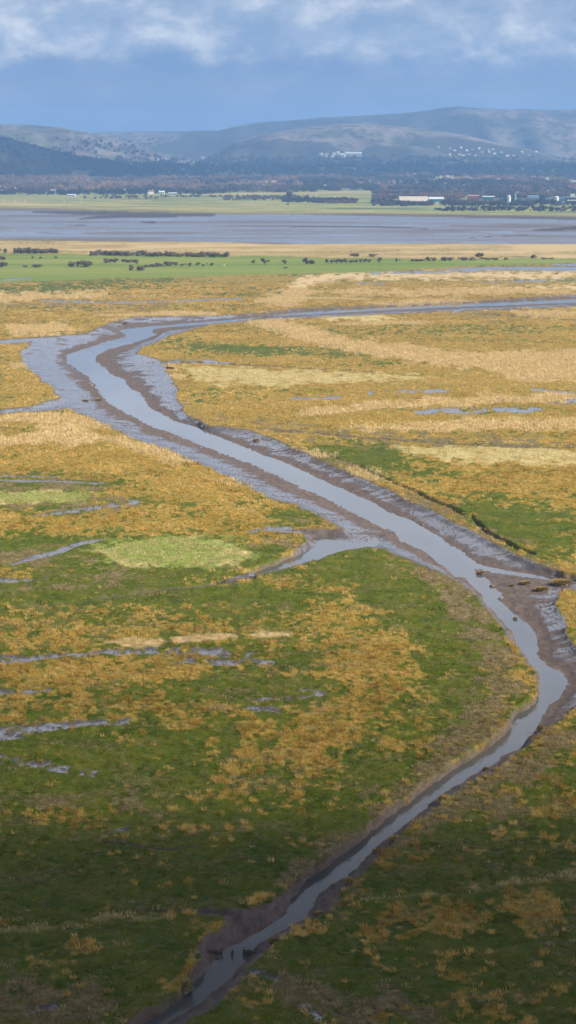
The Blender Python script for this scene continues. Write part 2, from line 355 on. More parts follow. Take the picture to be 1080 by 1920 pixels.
# ------------------------------------------------------------------ node helpers
class NT:
    def __init__(s, m):
        s.m = m; m.use_nodes = True; s.t = m.node_tree; s.t.nodes.clear()
    def n(s, typ, **kw):
        nd = s.t.nodes.new(typ)
        for k, v in kw.items():
            if k.startswith('_'): setattr(nd, k[1:], v)
        for k, v in kw.items():
            if not k.startswith('_'):
                nd.inputs[int(k[1:]) if k[0] == 'i' and k[1:].isdigit() else k.replace('__', ' ')].default_value = v
        return nd
    def l(s, a, b): s.t.links.new(a, b)
    def attr(s, name): return s.n('ShaderNodeAttribute', _attribute_name=name).outputs['Fac']
    def noise(s, vec, scale, detail=4, rough=.6):
        nd = s.n('ShaderNodeTexNoise', Scale=scale, Detail=detail, Roughness=rough); s.l(vec, nd.inputs['Vector']); return nd.outputs['Fac']
    def ramp(s, fac, stops):
        nd = s.n('ShaderNodeValToRGB'); e = nd.color_ramp.elements
        while len(e) < len(stops): e.new(.5)
        for i, (p, c) in enumerate(stops):
            e[i].position = p; e[i].color = (c[0], c[1], c[2], 1) if not np.isscalar(c) else (c, c, c, 1)
        s.l(fac, nd.inputs['Fac']); return nd.outputs['Color']
    def mix(s, fac, a, b):
        nd = s.n('ShaderNodeMix', _data_type='RGBA')
        for v, i in ((fac, 0), (a, 6), (b, 7)):
            if hasattr(v, 'is_output'): s.l(v, nd.inputs[i])
            else: nd.inputs[i].default_value = v if i == 0 else (v[0], v[1], v[2], 1)
        return nd.outputs[2]
    def math(s, op, a, b=0.0, c=None, clamp=False):
        nd = s.n('ShaderNodeMath', _operation=op, _use_clamp=clamp)
        for i, v in enumerate((a, b, c)):
            if v is None: continue
            if hasattr(v, 'is_output'): s.l(v, nd.inputs[i])
            else: nd.inputs[i].default_value = v
        return nd.outputs[0]
    def map(s, v, a, b, c=0.0, d=1.0):
        nd = s.n('ShaderNodeMapRange', _interpolation_type='SMOOTHSTEP', i1=a, i2=b, i3=c, i4=d); s.l(v, nd.inputs[0]); return nd.outputs[0]
    def pos(s, sc=(1, 1, 1)):
        g = s.n('ShaderNodeNewGeometry')
        m = s.n('ShaderNodeMapping', Scale=sc); s.l(g.outputs['Position'], m.inputs['Vector']); return m.outputs['Vector']
    def out(s, sh, vol=False):
        o = s.n('ShaderNodeOutputMaterial'); s.l(sh, o.inputs['Volume' if vol else 'Surface'])

def simple(name, col, rough=.8, var=.25, scale=.5):
    m = bpy.data.materials.new(name); N = NT(m)
    p = N.pos(); f = N.noise(p, scale, 4)
    c = N.mix(N.map(f, .3, .7), [x * (1 - var) for x in col], [min(1, x * (1 + var)) for x in col])
    b = N.n('ShaderNodeBsdfPrincipled', Roughness=rough); N.l(c, b.inputs['Base Color'])
    N.out(b.outputs[0]); return m

# ------------------------------------------------------------------ ground material
def ground_material():
    m = bpy.data.materials.new('marsh_surface'); N = NT(m)
    A = {k: N.attr(k) for k in ('gold', 'tan', 'pale', 'gpale', 'grey', 'mud', 'wet', 'pas', 'far', 'dark')}
    p = N.pos()
    n1 = N.noise(p, .9, 5, .65); n2 = N.noise(p, .16, 4, .6); n3 = N.noise(p, 3.5, 3, .6)
    green = N.ramp(n2, [(.3, (.052, .084, .002)), (.5, (.090, .124, .003)), (.7, (.140, .145, .010))])
    green = N.mix(N.map(n3, .52, .72, 0, .8), green, (.030, .045, .004))
    green = N.mix(N.map(n1, .48, .70), green, (.17, .140, .040))
    goldc = N.ramp(n1, [(.25, (.15, .112, .018)), (.5, (.38, .243, .046)), (.75, (.60, .395, .105))])
    goldc = N.mix(N.map(n2, .5, .75, 0, .45), goldc, (.30, .22, .11))
    c = N.mix(N.math('MULTIPLY', A['gold'], N.map(n3, .3, .62, .45, .95)), green, goldc)
    greyc = N.ramp(n1, [(.3, (.10, .085, .030)), (.55, (.22, .165, .078)), (.75, (.36, .27, .14))])
    c = N.mix(A['grey'], c, greyc)
    tanc = N.ramp(n1, [(.3, (.50, .355, .17)), (.7, (.70, .52, .28))])
    c = N.mix(A['tan'], c, tanc)
    palec = N.ramp(n1, [(.3, (.44, .35, .13)), (.7, (.66, .53, .25))])
    c = N.mix(A['pale'], c, palec)
    gp = N.ramp(n1, [(.3, (.17, .23, .03)), (.6, (.30, .36, .08)), (.8, (.46, .46, .15))])
    gp = N.mix(N.map(n2, .45, .62, 0, .75), gp, N.mix(n3, (.14, .17, .02), (.50, .42, .17)))
    c = N.mix(A['gpale'], c, gp)
    # pasture
    ps = N.pos((.004, .02, 1)); n4 = N.noise(ps, 1.0, 3)
    pc = N.ramp(n4, [(.3, (.13, .19, .022)), (.5, (.20, .255, .040)), (.7, (.28, .28, .065))])
    pc = N.mix(N.map(n2, .55, .8, 0, .4), pc, (.17, .16, .07))
    c = N.mix(A['pas'], c, pc)
    # far land: strips of field
    fs = N.pos((.003, .011, 1)); n5 = N.noise(fs, 1.0, 3, .5)
    fc = N.ramp(n5, [(.38, (.12, .15, .05)), (.43, (.23, .26, .06)), (.48, (.36, .34, .09)), (.53, (.20, .24, .055)), (.57, (.48, .38, .16)), (.62, (.17, .2, .06)), (.68, (.40, .34, .13))])
    c = N.mix(A['far'], c, fc)
    # mud
    ms = N.pos((.8, .3, 1)); n6 = N.noise(ms, 1.3, 5, .6)
    mc = N.ramp(n6, [(.3, (.095, .071, .058)), (.5, (.155, .117, .098)), (.72, (.21, .162, .138))])
    mc = N.mix(A['wet'], mc, (.105, .086, .082))
    mm = N.math('MAXIMUM', A['mud'], A['wet'])
    c = N.mix(mm, c, mc)
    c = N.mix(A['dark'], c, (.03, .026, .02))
    b = N.n('ShaderNodeBsdfPrincipled'); N.l(c, b.inputs['Base Color'])
    wn = N.noise(N.pos((1.1, .35, 1)), 1.6, 5, .65)
    wt = N.math('MULTIPLY', A['wet'], N.map(wn, .30, .55, .25, 1.0))
    N.l(N.map(wt, .12, .75, .85, .16), b.inputs['Roughness'])
    N.l(N.map(wt, .1, .7, .12, .55), b.inputs['Specular IOR Level'])
    bm = N.n('ShaderNodeBump', Strength=.6, Distance=.25)
    h = N.math('ADD', n1, N.math('MULTIPLY', n3, .4)); N.l(h, bm.inputs['Height'])
    st = N.math('SUBTRACT', .75, N.math('MULTIPLY', mm, .62)); N.l(st, bm.inputs['Strength'])
    N.l(bm.outputs[0], b.inputs['Normal'])
    N.out(b.outputs[0]); return m
GM = ground_material()

def water_material(name, col, rough, scale, bump):
    m = bpy.data.materials.new(name); N = NT(m)
    b = N.n('ShaderNodeBsdfPrincipled', Roughness=rough, IOR=1.333)
    c = N.mix(N.map(N.noise(N.pos((.05, .02, 1)), 1, 3), .35, .65), [x * .85 for x in col], [x * 1.15 for x in col]); N.l(c, b.inputs['Base Color'])
    n1 = N.noise(N.pos((1, .6, 1)), scale, 4, .55)
    n2 = N.noise(N.pos((.25, .1, 1)), scale * .3, 2, .5)
    bm = N.n('ShaderNodeBump', Strength=bump, Distance=.05); N.l(N.math('MULTIPLY', n1, N.map(n2, .35, .65, .3, 1.2)), bm.inputs['Height'])
    N.l(bm.outputs[0], b.inputs['Normal'])
    N.out(b.outputs[0]); return m
WM = water_material('river_water', (.10, .10, .10), .06, 2.2, .22)
WB = water_material('estuary_water', (.16, .135, .13), .16, .3, .3)

verts = np.stack([GX, GY, Z], -1).reshape(-1, 3)
ii, jj = np.meshgrid(np.arange(NR - 1), np.arange(NC - 1), indexing='ij')
q0 = (ii * NC + jj).ravel()
quads = np.stack([q0, q0 + 1, q0 + NC + 1, q0 + NC], -1)
fcls = cls[:-1, :-1].ravel()
FARTAN = [[(340,367,1.5),(540,363,2.0),(700,360,2.2),(850,353,1.6),(1010,348,1.6)], [(-300,382,3),(0,384,3.5),(140,386,3),(260,386,1.5)], [(0,377,1),(200,378,1.2),(330,375,.8)], [(250,392,1.2),(480,394,1.5),(700,397,1.5)], [(900,381.5,.8),(990,381,.9),(1090,381,.6)], [(330,378,.7),(520,377,.7)]]
ftan = np.zeros(Z.shape)
for P in FARTAN:
    ftan = np.maximum(ftan, sstep(-1, 1, line_sdf(PX, PY, P, 1.5) + (fbm(GX / 90, GY / 120, 3, 62) - .5) * 3))
tan = np.maximum(tan, ftan * far * (1 - bay) * .8)
fgr = sstep(-1, 1.5, line_sdf(PX, PY, [(620,402,1.5),(800,403,2.5),(1090,408,3)], 1.5)) * far
bare = sstep(-.38, -.75, Z) * near_river
AT = dict(gold=goldm * (1 - mudm), tan=tan * (1 - mudm) * np.where(PY > 1400, .35, 1), pale=pale * (1 - mudm), gpale=gpale * (1 - mudm), grey=grey, mud=np.maximum(np.maximum(mudm, bay), .75 * sstep(-3.2, -.4, mud_d) * near_river + bare * .9).clip(0, 1), wet=wetall, pas=pas, far=far * (1 - bay) * (1 - .85 * ftan), dark=np.maximum(np.maximum(bars * bay * .6, fgr * .55), sstep(.5, 1, creek) * .3))  # creek cuts painted darker too, deepening the shadow in the gully
def submesh(name, fmask, z=None, mat=GM, attrs=True, kind='structure'):
    fq = quads[fmask]
    u, inv = np.unique(fq, return_inverse=True)
    v = verts[u].copy()
    if z is not None: v[:, 2] = z
    me = mk_mesh(name, v, inv.reshape(-1, 4), [mat])
    if attrs:
        for k, a in AT.items(): attr(me, k, a.ravel()[u])
    return link(name, me, kind=kind)
for i, nm in enumerate(['salt_marsh', 'mud_bank', 'tidal_flat', 'pasture', 'far_land']):
    submesh(nm, fcls == i)
def dil(m):
    return m[:-1, :-1] | m[1:, :-1] | m[:-1, 1:] | m[1:, 1:]
submesh('river', dil((wat_d > -2.0) & (Z < .2)).ravel(), ZW, WM, False)
submesh('estuary_water', dil((bay_d > -1.0) & (PY < 470)).ravel(), ZW, WB, False)

# ------------------------------------------------------------------ lookup on the grid
def look(x, y, *arrs):
    r = np.hypot(x, y); th = np.arctan2(x, y)
    i = np.clip(np.round(np.interp(r, r_rows, np.arange(NR))).astype(int), 0, NR - 1)
    j = np.clip(np.round(np.interp(th, th_cols, np.arange(NC))).astype(int), 0, NC - 1)
    return [a[i, j] for a in arrs]

# ------------------------------------------------------------------ hills
HILLS = []
def hill_fn(sil, d, front, back, z0, seed, rough):
    pts = [at_y(X, Y, d) for X, Y in sil]
    sx = np.array([p[0] for p in pts]); sz = np.array([p[2] for p in pts])
    def f(x, y):
        h = np.interp(x * d / np.maximum(y, 1), sx, sz)
        u = np.where(y < d, (d - y) / front, (y - d) / back)
        u = u + (fbm(x / 420, y / 900, 3, seed) - .5) * rough * np.clip(u * 3, 0, 1)
        b = np.where(u < 1, .5 + .5 * np.cos(np.pi * np.clip(u, 0, 1)), 0)
        return np.where(b > 0, z0 + (h - z0) * b + (fbm(x / 150, y / 150, 4, seed + 5) - .5) * 26 * b * (1 - .75 * b), -60.0)
    f.range = (sx.min(), sx.max(), d - front, d + back, d)
    HILLS.append(f); return f
H1 = hill_fn([(-700,262),(-300,236),(-100,240),(0,255),(50,268),(85,278),(150,294),(200,303),(245,315),(290,322),(340,332),(400,345)], 6300, 1100, 900, 8, 100, .5)
H2 = hill_fn([(-900,238),(-500,226),(0,233),(60,234),(120,240),(160,247),(200,258),(250,272),(300,290),(380,310),(460,325)], 8100, 1100, 900, 40, 120, .7)
H3 = hill_fn([(330,318),(400,290),(440,266),(500,250),(560,240),(640,232),(700,234),(760,238),(830,246),(890,258),(960,274),(1040,292),(1120,310),(1180,322)], 8500, 1300, 900, 42, 140, .7)
H4 = hill_fn([(-800,262),(0,254),(180,249),(240,247),(320,247),(410,245),(445,236),(500,229),(560,225),(620,219),(700,216),(760,212),(800,208),(830,202),(862,199.5),(900,203),(960,206),(1080,206),(1300,214),(1800,235),(2400,262)], 10500, 2300, 1500, 44, 160, .6)
def ground_z(x, y):
    x = np.atleast_1d(np.asarray(x, float)); y = np.atleast_1d(np.asarray(y, float))
    z = look(x, y, Z)[0]
    for h in HILLS: z = np.maximum(z, h(x, y))
    return z
def hit(X, Y, lo=150.0, hi=11500.0):
    """first place where the sight line through a photo point meets the land"""
    d = ray(X, Y); ys = np.geomspace(lo, hi, 1400)
    t = ys / d[1]; z = CAMH + d[2] * t
    g = ground_z(d[0] * t, ys)
    k = np.argmax(z <= g)
    if z[k] > g[k]: return None
    return np.array([d[0] * t[k], ys[k], g[k]])

def hits(X, Y, lo=2300.0, hi=11500.0):
    out = []
    for q in range(0, len(X), 150):
        a = (X[q:q + 150] - 540) / F; b = (960 - Y[q:q + 150]) / F
        dy = CP + b * SP; dz = -SP + b * CP
        ys = np.geomspace(lo, hi, 420)[None, :]
        xx = (a / dy)[:, None] * ys; zz = CAMH + (dz / dy)[:, None] * ys
        g = ground_z(xx.ravel(), np.broadcast_to(ys, xx.shape).ravel()).reshape(xx.shape)
        k = np.argmax(zz <= g, 1); r_ = np.arange(len(k)); ok = zz[r_, k] <= g[r_, k]
        out.append(np.stack([xx[r_, k], np.broadcast_to(ys, xx.shape)[r_, k], g[r_, k]], -1)[ok])
    return np.concatenate(out)
def hill_material():
    m = bpy.data.materials.new('hillside'); N = NT(m)
    a = N.noise(N.pos((.0035, .0022, .004)), 1.0, 5, .62); b_ = N.noise(N.pos((.02, .01, .02)), 1.0, 4, .6)
    wood = N.attr('wood')  # wood cover; on the near left hill it also stands in for shadow
    fld = N.ramp(a, [(.34, (.10, .105, .06)), (.42, (.17, .165, .09)), (.48, (.22, .18, .135)), (.56, (.275, .215, .175)), (.64, (.15, .15, .09)), (.7, (.24, .195, .145))])
    fld = N.mix(N.map(b_, .5, .62, 0, .8), fld, (.05, .045, .03))
    wd = N.ramp(b_, [(.3, (.045, .048, .032)), (.7, (.095, .082, .055))])
    c = N.mix(wood, fld, wd)
    b = N.n('ShaderNodeBsdfPrincipled', Roughness=.95); b.inputs['Specular IOR Level'].default_value = .1
    N.l(c, b.inputs['Base Color'])
    bm = N.n('ShaderNodeBump', Strength=.6, Distance=12); N.l(b_, bm.inputs['Height']); N.l(bm.outputs[0], b.inputs['Normal'])
    N.out(b.outputs[0]); return m
HM = hill_material()
def hill_mesh(f, nx, ny, wood_shade):
    x0, x1, y0, y1, d = f.range
    us = np.linspace(x0, x1, nx); ys = np.concatenate([np.linspace(y0 - 250, d, ny), np.linspace(d, y1 + 200, 25)[1:]])
    U, Yg = np.meshgrid(us, ys); Xg = U * Yg / d
    Zg = f(Xg, Yg)
    Zg = np.maximum(Zg, -60)
    n0, n1 = Xg.shape
    a, b = np.meshgrid(np.arange(n0 - 1), np.arange(n1 - 1), indexing='ij'); k = (a * n1 + b).ravel()
    me = mk_mesh('hill', np.stack([Xg, Yg, Zg], -1).reshape(-1, 3), np.stack([k, k + 1, k + n1 + 1, k + n1], -1), [HM])
    hx, hy = project(Xg, Yg, Zg)
    attr(me, 'wood', wood_shade(hx, hy, Xg, Yg))
    return link('hill', me, kind='structure')
hill_mesh(H1, 420, 120, lambda X, Y, x, y: np.clip(.80 + .3 * (fbm(x / 300, y / 300, 3, 1) - .4) + sstep(.5, .6, fbm(x / 220, y / 220, 3, 2)), 0, 1))  # near-solid wood colour stands in for the shadow lying on this grassy hill
hill_mesh(H2, 420, 110, lambda X, Y, x, y: sstep(.52, .60, fbm(x / 200, y / 420, 4, 3)) * .55)
hill_mesh(H3, 480, 120, lambda X, Y, x, y: np.clip(sstep(.48, .56, fbm(x / 300, y / 420, 4, 4)) * .9 + sstep(268, 285, Y) * .4 - .9 * ell(X, Y, 660, 238, 130, 10) - .9 * ell(X, Y, 800, 250, 90, 8), 0, 1))
hill_mesh(H4, 640, 130, lambda X, Y, x, y: np.clip(sstep(.42, .52, fbm(x / 380, y / 700, 4, 6)) * .9 + .5 * sstep(214, 205, Y) - .8 * ell(X, Y, 1020, 208, 110, 4), 0, 1))

# ------------------------------------------------------------------ grasses (realised blades, one object per kind of cover)
def grass_material(name, c0, c1, trans=.35, cm_=None):
    m = bpy.data.materials.new(name); N = NT(m)
    c = N.mix(N.attr('tone'), c0, c1) if cm_ is None else N.ramp(N.attr('tone'), [(.08, c0), (.48, cm_), (.92, c1)])
    d = N.n('ShaderNodeBsdfDiffuse'); tr = N.n('ShaderNodeBsdfTranslucent'); N.l(c, d.inputs[0]); N.l(c, tr.inputs[0])
    mx = N.n('ShaderNodeMixShader', i0=trans); N.l(d.outputs[0], mx.inputs[1]); N.l(tr.outputs[0], mx.inputs[2])
    N.out(mx.outputs[0]); return m
def sample(r0, r1, dens, prob):
    """scatter over the ground sector r0..r1; prob(attr lookups) thins it"""
    hw = R(9.6)
    n = int(dens * hw * (r1 * r1 - r0 * r0))
    r = np.sqrt(rng.uniform(r0 * r0, r1 * r1, n)); th = rng.uniform(-hw, hw, n)
    x = r * np.sin(th); y = r * np.cos(th)
    keep = rng.random(n) < prob(x, y)
    return x[keep], y[keep]
class Grass:
    def __init__(s): s.V = []; s.T = []
    def add(s, x, y, h, rad, B, w, lean=.5, tone=None):
        n = len(x)
        if n == 0: return
        z = look(x, y, Z)[0] - .03
        h = np.broadcast_to(h, n); rad = np.broadcast_to(rad, n)
        a = rng.uniform(0, 2 * np.pi, (n, B)); q = np.sqrt(rng.random((n, B)))
        bx = x[:, None] + np.cos(a) * q * rad[:, None]; by = y[:, None] + np.sin(a) * q * rad[:, None]
        hh = h[:, None] * rng.uniform(.55, 1.1, (n, B)) * (1 - .35 * q)
        la = a + rng.normal(0, .7, (n, B)); ll = hh * lean * rng.uniform(.1, 1.1, (n, B))
        tx = bx + np.cos(la) * ll - .12 * hh; ty = by + np.sin(la) * ll; tz = z[:, None] + hh
        fa = rng.uniform(0, np.pi, (n, B)); ww = w * rng.uniform(.6, 1.3, (n, B)) * .5
        dx = np.cos(fa) * ww; dy = np.sin(fa) * ww
        zz = np.broadcast_to(z[:, None], (n, B))
        V = np.stack([np.stack([bx - dx, by - dy, zz], -1), np.stack([bx + dx, by + dy, zz], -1), np.stack([tx, ty, tz], -1)], 2)
        base = rng.random((n, 1)) if tone is None else tone[:, None]
        T = np.clip(base * .65 + .35 * rng.random((n, B)), 0, 1)
        s.V.append(V.reshape(-1, 3).astype(np.float32)); s.T.append(np.repeat(T.ravel(), 3).astype(np.float32))
    def build(s, name, mat, label, cat):
        V = np.concatenate(s.V); T = np.concatenate(s.T)
        me = mk_mesh(name, V, np.arange(len(V)).reshape(-1, 3), [mat], smooth=False)
        attr(me, 'tone', T)
        print(name, len(V) // 3, 'blades')
        return link(name, me, label=label, cat=cat, kind='stuff')
wetq = np.maximum(np.maximum(mudm, wet), np.maximum(bay, pas))
clump = sstep(.42, .62, fbm(GX / 1.8, GY / 2.4, 3, 77))
def p_gold(x, y):
    g, t_, w, gr, cl, pl = look(x, y, goldm, tan, wetq, grey, clump, pale)
    return np.clip(g * (.35 + .65 * cl) - t_ - pl, 0, 1) * (w < .3) * (1 - .5 * gr)
def p_sp(x, y):
    g, w, t_, pl = look(x, y, goldm, wetq, tan, pale); return (1 - .8 * g) * (w < .3) * (1 - t_) * (1 - pl)
def p_tan(x, y):
    t_, w = look(x, y, tan, wetq); return t_ * (w < .3)
def p_pale(x, y):
    b, w = look(x, y, gpale, wetq); return b * .6 * (w < .3)
def p_straw(x, y):
    a, w = look(x, y, pale, wetq); return a * (w < .3)
def p_grey(x, y):
    g, w, c = look(x, y, grey, wetq, clump); return g * (w < .3) * (.25 + .6 * c)

TURF_T = norm(.5 * fbm(GX / 9, GY / 4, 3, 91) + .5 * fbm(GX / 1.6, GY / 1.4, 3, 92), 3.0)
GOLD_T = norm(.6 * fbm(GX / 12, GY / 14, 3, 93) + .4 * fbm(GX / 2, GY / 2.5, 2, 94), 2.8)
g = Grass()
x, y = sample(150, 330, 1.7, p_gold); g.add(x, y, rng.uniform(.3, 1.05, len(x)), rng.uniform(.3, .6, len(x)), 30, .065, .7, tone=np.clip(look(x, y, GOLD_T)[0] * .7 + .3 * rng.random(len(x)), 0, 1))
x, y = sample(330, 560, 1.0, p_gold); g.add(x, y, rng.uniform(.3, 1.0, len(x)), rng.uniform(.35, .7, len(x)), 14, .13, tone=np.clip(look(x, y, GOLD_T)[0] * .7 + .3 * rng.random(len(x)), 0, 1))
x, y = sample(560, 1300, .42, p_gold); g.add(x, y, rng.uniform(.4, .8, len(x)), rng.uniform(.5, 1.1, len(x)), 8, .28, .8, tone=np.clip(look(x, y, GOLD_T)[0] * .7 + .3 * rng.random(len(x)), 0, 1))
g.build('golden_grass', grass_material('golden_grass', (.17, .125, .020), (.92, .67, .27), .35, (.63, .405, .082)), 'golden tussocks of dry marsh grass scattered over the green marsh', 'marsh grass')
g = Grass()
x, y = sample(150, 330, 2.6, p_sp); g.add(x, y, rng.uniform(.08, .26, len(x)), rng.uniform(.4, .8, len(x)), 12, .12, 1.2, tone=look(x, y, TURF_T)[0])
x, y = sample(330, 600, .7, p_sp); g.add(x, y, rng.uniform(.1, .3, len(x)), rng.uniform(.6, 1.2, len(x)), 9, .2, 1.2, tone=look(x, y, TURF_T)[0])
g.build('short_turf', grass_material('short_turf', (.034, .062, .001), (.36, .325, .045), .35, (.150, .200, .003)), 'short green salt marsh turf between the golden tussocks', 'turf')
g = Grass()
x, y = sample(150, 420, 1.7, p_tan); g.add(x, y, rng.uniform(.35, .95, len(x)), rng.uniform(.4, .8, len(x)), 14, .08, .6, tone=rng.uniform(0, .5, len(x)))  # near reeds kept to darker tones, for the shade over the foreground
x, y = sample(420, 1250, .55, p_tan); g.add(x, y, rng.uniform(.9, 1.7, len(x)), rng.uniform(.6, 1.2, len(x)), 9, .25, .35)
g.build('reed_bed', grass_material('reed_bed', (.55, .41, .175), (.84, .66, .335)), 'pale tan reeds in sweeping bands across the marsh', 'reeds')
g = Grass()
x, y = sample(150, 560, 1.5, p_pale); g.add(x, y, rng.uniform(.25, .55, len(x)), rng.uniform(.3, .7, len(x)), 12, .13, .7)
g.build('pale_grass', grass_material('pale_grass', (.26, .33, .06), (.70, .62, .27)), 'pale yellow-green grass in the soft oval patches on the near left marsh', 'grass')
g = Grass()
x, y = sample(380, 1000, .6, p_straw); g.add(x, y, rng.uniform(.3, .6, len(x)), rng.uniform(.6, 1.1, len(x)), 9, .22, .7)
g.build('straw_grass', grass_material('straw_grass', (.44, .365, .13), (.82, .68, .36)), 'cream straw-coloured grass in long flat patches right of the river', 'grass')
g = Grass()
x, y = sample(150, 330, 2.2, p_grey); g.add(x, y, rng.uniform(.25, .7, len(x)), rng.uniform(.3, .6, len(x)), 16, .08, .7)
x, y = sample(330, 560, 1.0, p_grey); g.add(x, y, rng.uniform(.3, .7, len(x)), rng.uniform(.4, .8, len(x)), 11, .13, .7)
g.build('bank_scrub', grass_material('bank_scrub', (.17, .130, .045), (.66, .50, .25)), 'low grey-brown scrub and dead stalks along the river banks', 'scrub')

# ------------------------------------------------------------------ woods of the far shore (one mass)
def crowns(x, y, z, h, w, tone, K):
    n = len(x)
    d = rng.normal(size=(n, K, 3)); d /= np.linalg.norm(d, axis=2, keepdims=True)
    d *= rng.uniform(.35, 1, (n, K, 1)) ** .5
    c = np.stack([x[:, None] + d[..., 0] * w[:, None], y[:, None] + d[..., 1] * w[:, None], z[:, None] + h[:, None] * (.52 + .48 * d[..., 2])], -1)
    tri = rng.normal(size=(n, K, 3, 3)) * (w[:, None, None, None] * .24)
    V = c[:, :, None, :] + tri
    return V.reshape(-1, 3), np.repeat(np.clip(tone[:, None] + rng.normal(0, .05, (n, K)), 0, 1).ravel(), 3)
def foliage_material(name, stops, trans=.45):
    m = bpy.data.materials.new(name); N = NT(m)
    c = N.ramp(N.attr('tone'), stops)
    d = N.n('ShaderNodeBsdfDiffuse'); tr = N.n('ShaderNodeBsdfTranslucent'); N.l(c, d.inputs[0]); N.l(c, tr.inputs[0])
    mx = N.n('ShaderNodeMixShader', i0=trans); N.l(d.outputs[0], mx.inputs[1]); N.l(tr.outputs[0], mx.inputs[2])
    N.out(mx.outputs[0]); return m
WOODM = foliage_material('winter_wood', [(.0, (.06, .068, .045)), (.3, (.10, .09, .068)), (.55, (.22, .15, .11)), (.8, (.34, .215, .14)), (1., (.40, .28, .16))])
WV, WT = [], []
def wood_px(n, X0, X1, Y0, Y1, h0, h1, tone0, tone1, thr=.0, seed=1):
    X = rng.uniform(X0, X1, n); Y = Y0 + (Y1 - Y0) * rng.random(n)
    pts = hits(X, Y)
    if not len(pts): return
    P = np.array(pts)
    nn = fbm(P[:, 0] / 160, P[:, 1] / 260, 3, seed)
    P = P[nn > thr]
    n = len(P); h = rng.uniform(h0, h1, n)
    tn = tone0 + (tone1 - tone0) * np.clip(.5 + 2.2 * (fbm(P[:, 0] / 110, P[:, 1] / 200, 2, seed + 9) - .5) + rng.normal(0, .07, n), 0, 1)
    V, T = crowns(P[:, 0], P[:, 1], P[:, 2], h, h * rng.uniform(.45, .85, n), tn, 64)
    WV.append(V); WT.append(T)
wood_px(2070, -120, 1200, 306, 333, 9, 15, .0, .3, .3, 1)
wood_px(1150, -120, 1200, 298, 320, 8, 14, .0, .35, .42, 2)
wood_px(1954, -120, 560, 338, 361, 9, 17, .35, .95, .33, 3)
wood_px(598, -120, 420, 356, 366, 7, 11, .0, .3, .3, 4)
wood_px(1839, 540, 1200, 328, 360, 8, 15, .1, .75, .38, 5)
wood_px(736, 540, 1200, 348, 358, 8, 14, .0, .35, .3, 6)
wood_px(758, 700, 1200, 362, 374, 6, 10, .05, .6, .3, 7)
wood_px(598, 700, 1200, 377, 387, 4, 7, .0, .4, .3, 8)
wood_px(276, 530, 670, 375, 382, 4, 6, .0, .5, .35, 9)
wood_px(206, 420, 580, 369, 376, 3, 5, .0, .5, .35, 10)
wood_px(420, 150, 560, 368, 386, 2.5, 5, .0, .5, .56, 13)
wood_px(598, 0, 300, 262, 330, 7, 11, .0, .15, .5, 11)
wood_px(459, 700, 1200, 390, 397, 2.5, 4.5, .0, .35, .5, 12)
for X in np.linspace(-60, 300, 190):        # wooded crest of the near hill
    Yc = np.interp(X, [-60, 0, 50, 85, 150, 200, 245, 290, 340], [247, 255, 268, 278, 294, 303, 315, 322, 332])
    p = hit(X + rng.normal(0, 2), Yc + abs(rng.normal(0, 4)) + 1.2, 2000)
    if p is None or (X < 70 and rng.random() < .6): continue
    hh = np.array([rng.uniform(6, 10)])
    V, T = crowns(p[:1], p[1:2], p[2:], hh, hh * .55, np.array([.05]), 42); WV.append(V); WT.append(T)
V = np.concatenate(WV); T = np.concatenate(WT)
me = mk_mesh('woodland', V, np.arange(len(V)).reshape(-1, 3), [WOODM], smooth=False); attr(me, 'tone', T)
link('woodland', me, label='bare winter woods and hedgerows of the far shore around the town', cat='woods', kind='stuff')

# ------------------------------------------------------------------ trees and bushes one can count
CROWNM = foliage_material('bush_crown', [(.0, (.15, .14, .085)), (.5, (.30, .24, .165)), (1., (.44, .33, .24))], .45)
BARK = simple('bark', (.07, .055, .04), .9)
def tube(bm, p, q, r0, r1, n=6):
    p = Vector(p); q = Vector(q); ax = (q - p).normalized(); s = ax.orthogonal().normalized(); t_ = ax.cross(s)
    ra = [bm.verts.new(p + (s * math.cos(2 * math.pi * k / n) + t_ * math.sin(2 * math.pi * k / n)) * r0) for k in range(n)]
    rb = [bm.verts.new(q + (s * math.cos(2 * math.pi * k / n) + t_ * math.sin(2 * math.pi * k / n)) * r1) for k in range(n)]
    for k in range(n): bm.faces.new((ra[k], ra[(k + 1) % n], rb[(k + 1) % n], rb[k]))
    bm.faces.new(ra[::-1]); bm.faces.new(rb)
def bm_mesh(name, bm, mats):
    bmesh.ops.recalc_face_normals(bm, faces=bm.faces)
    me = bpy.data.meshes.new(name); bm.to_mesh(me); bm.free()
    for m in mats: me.materials.append(m)
    return me
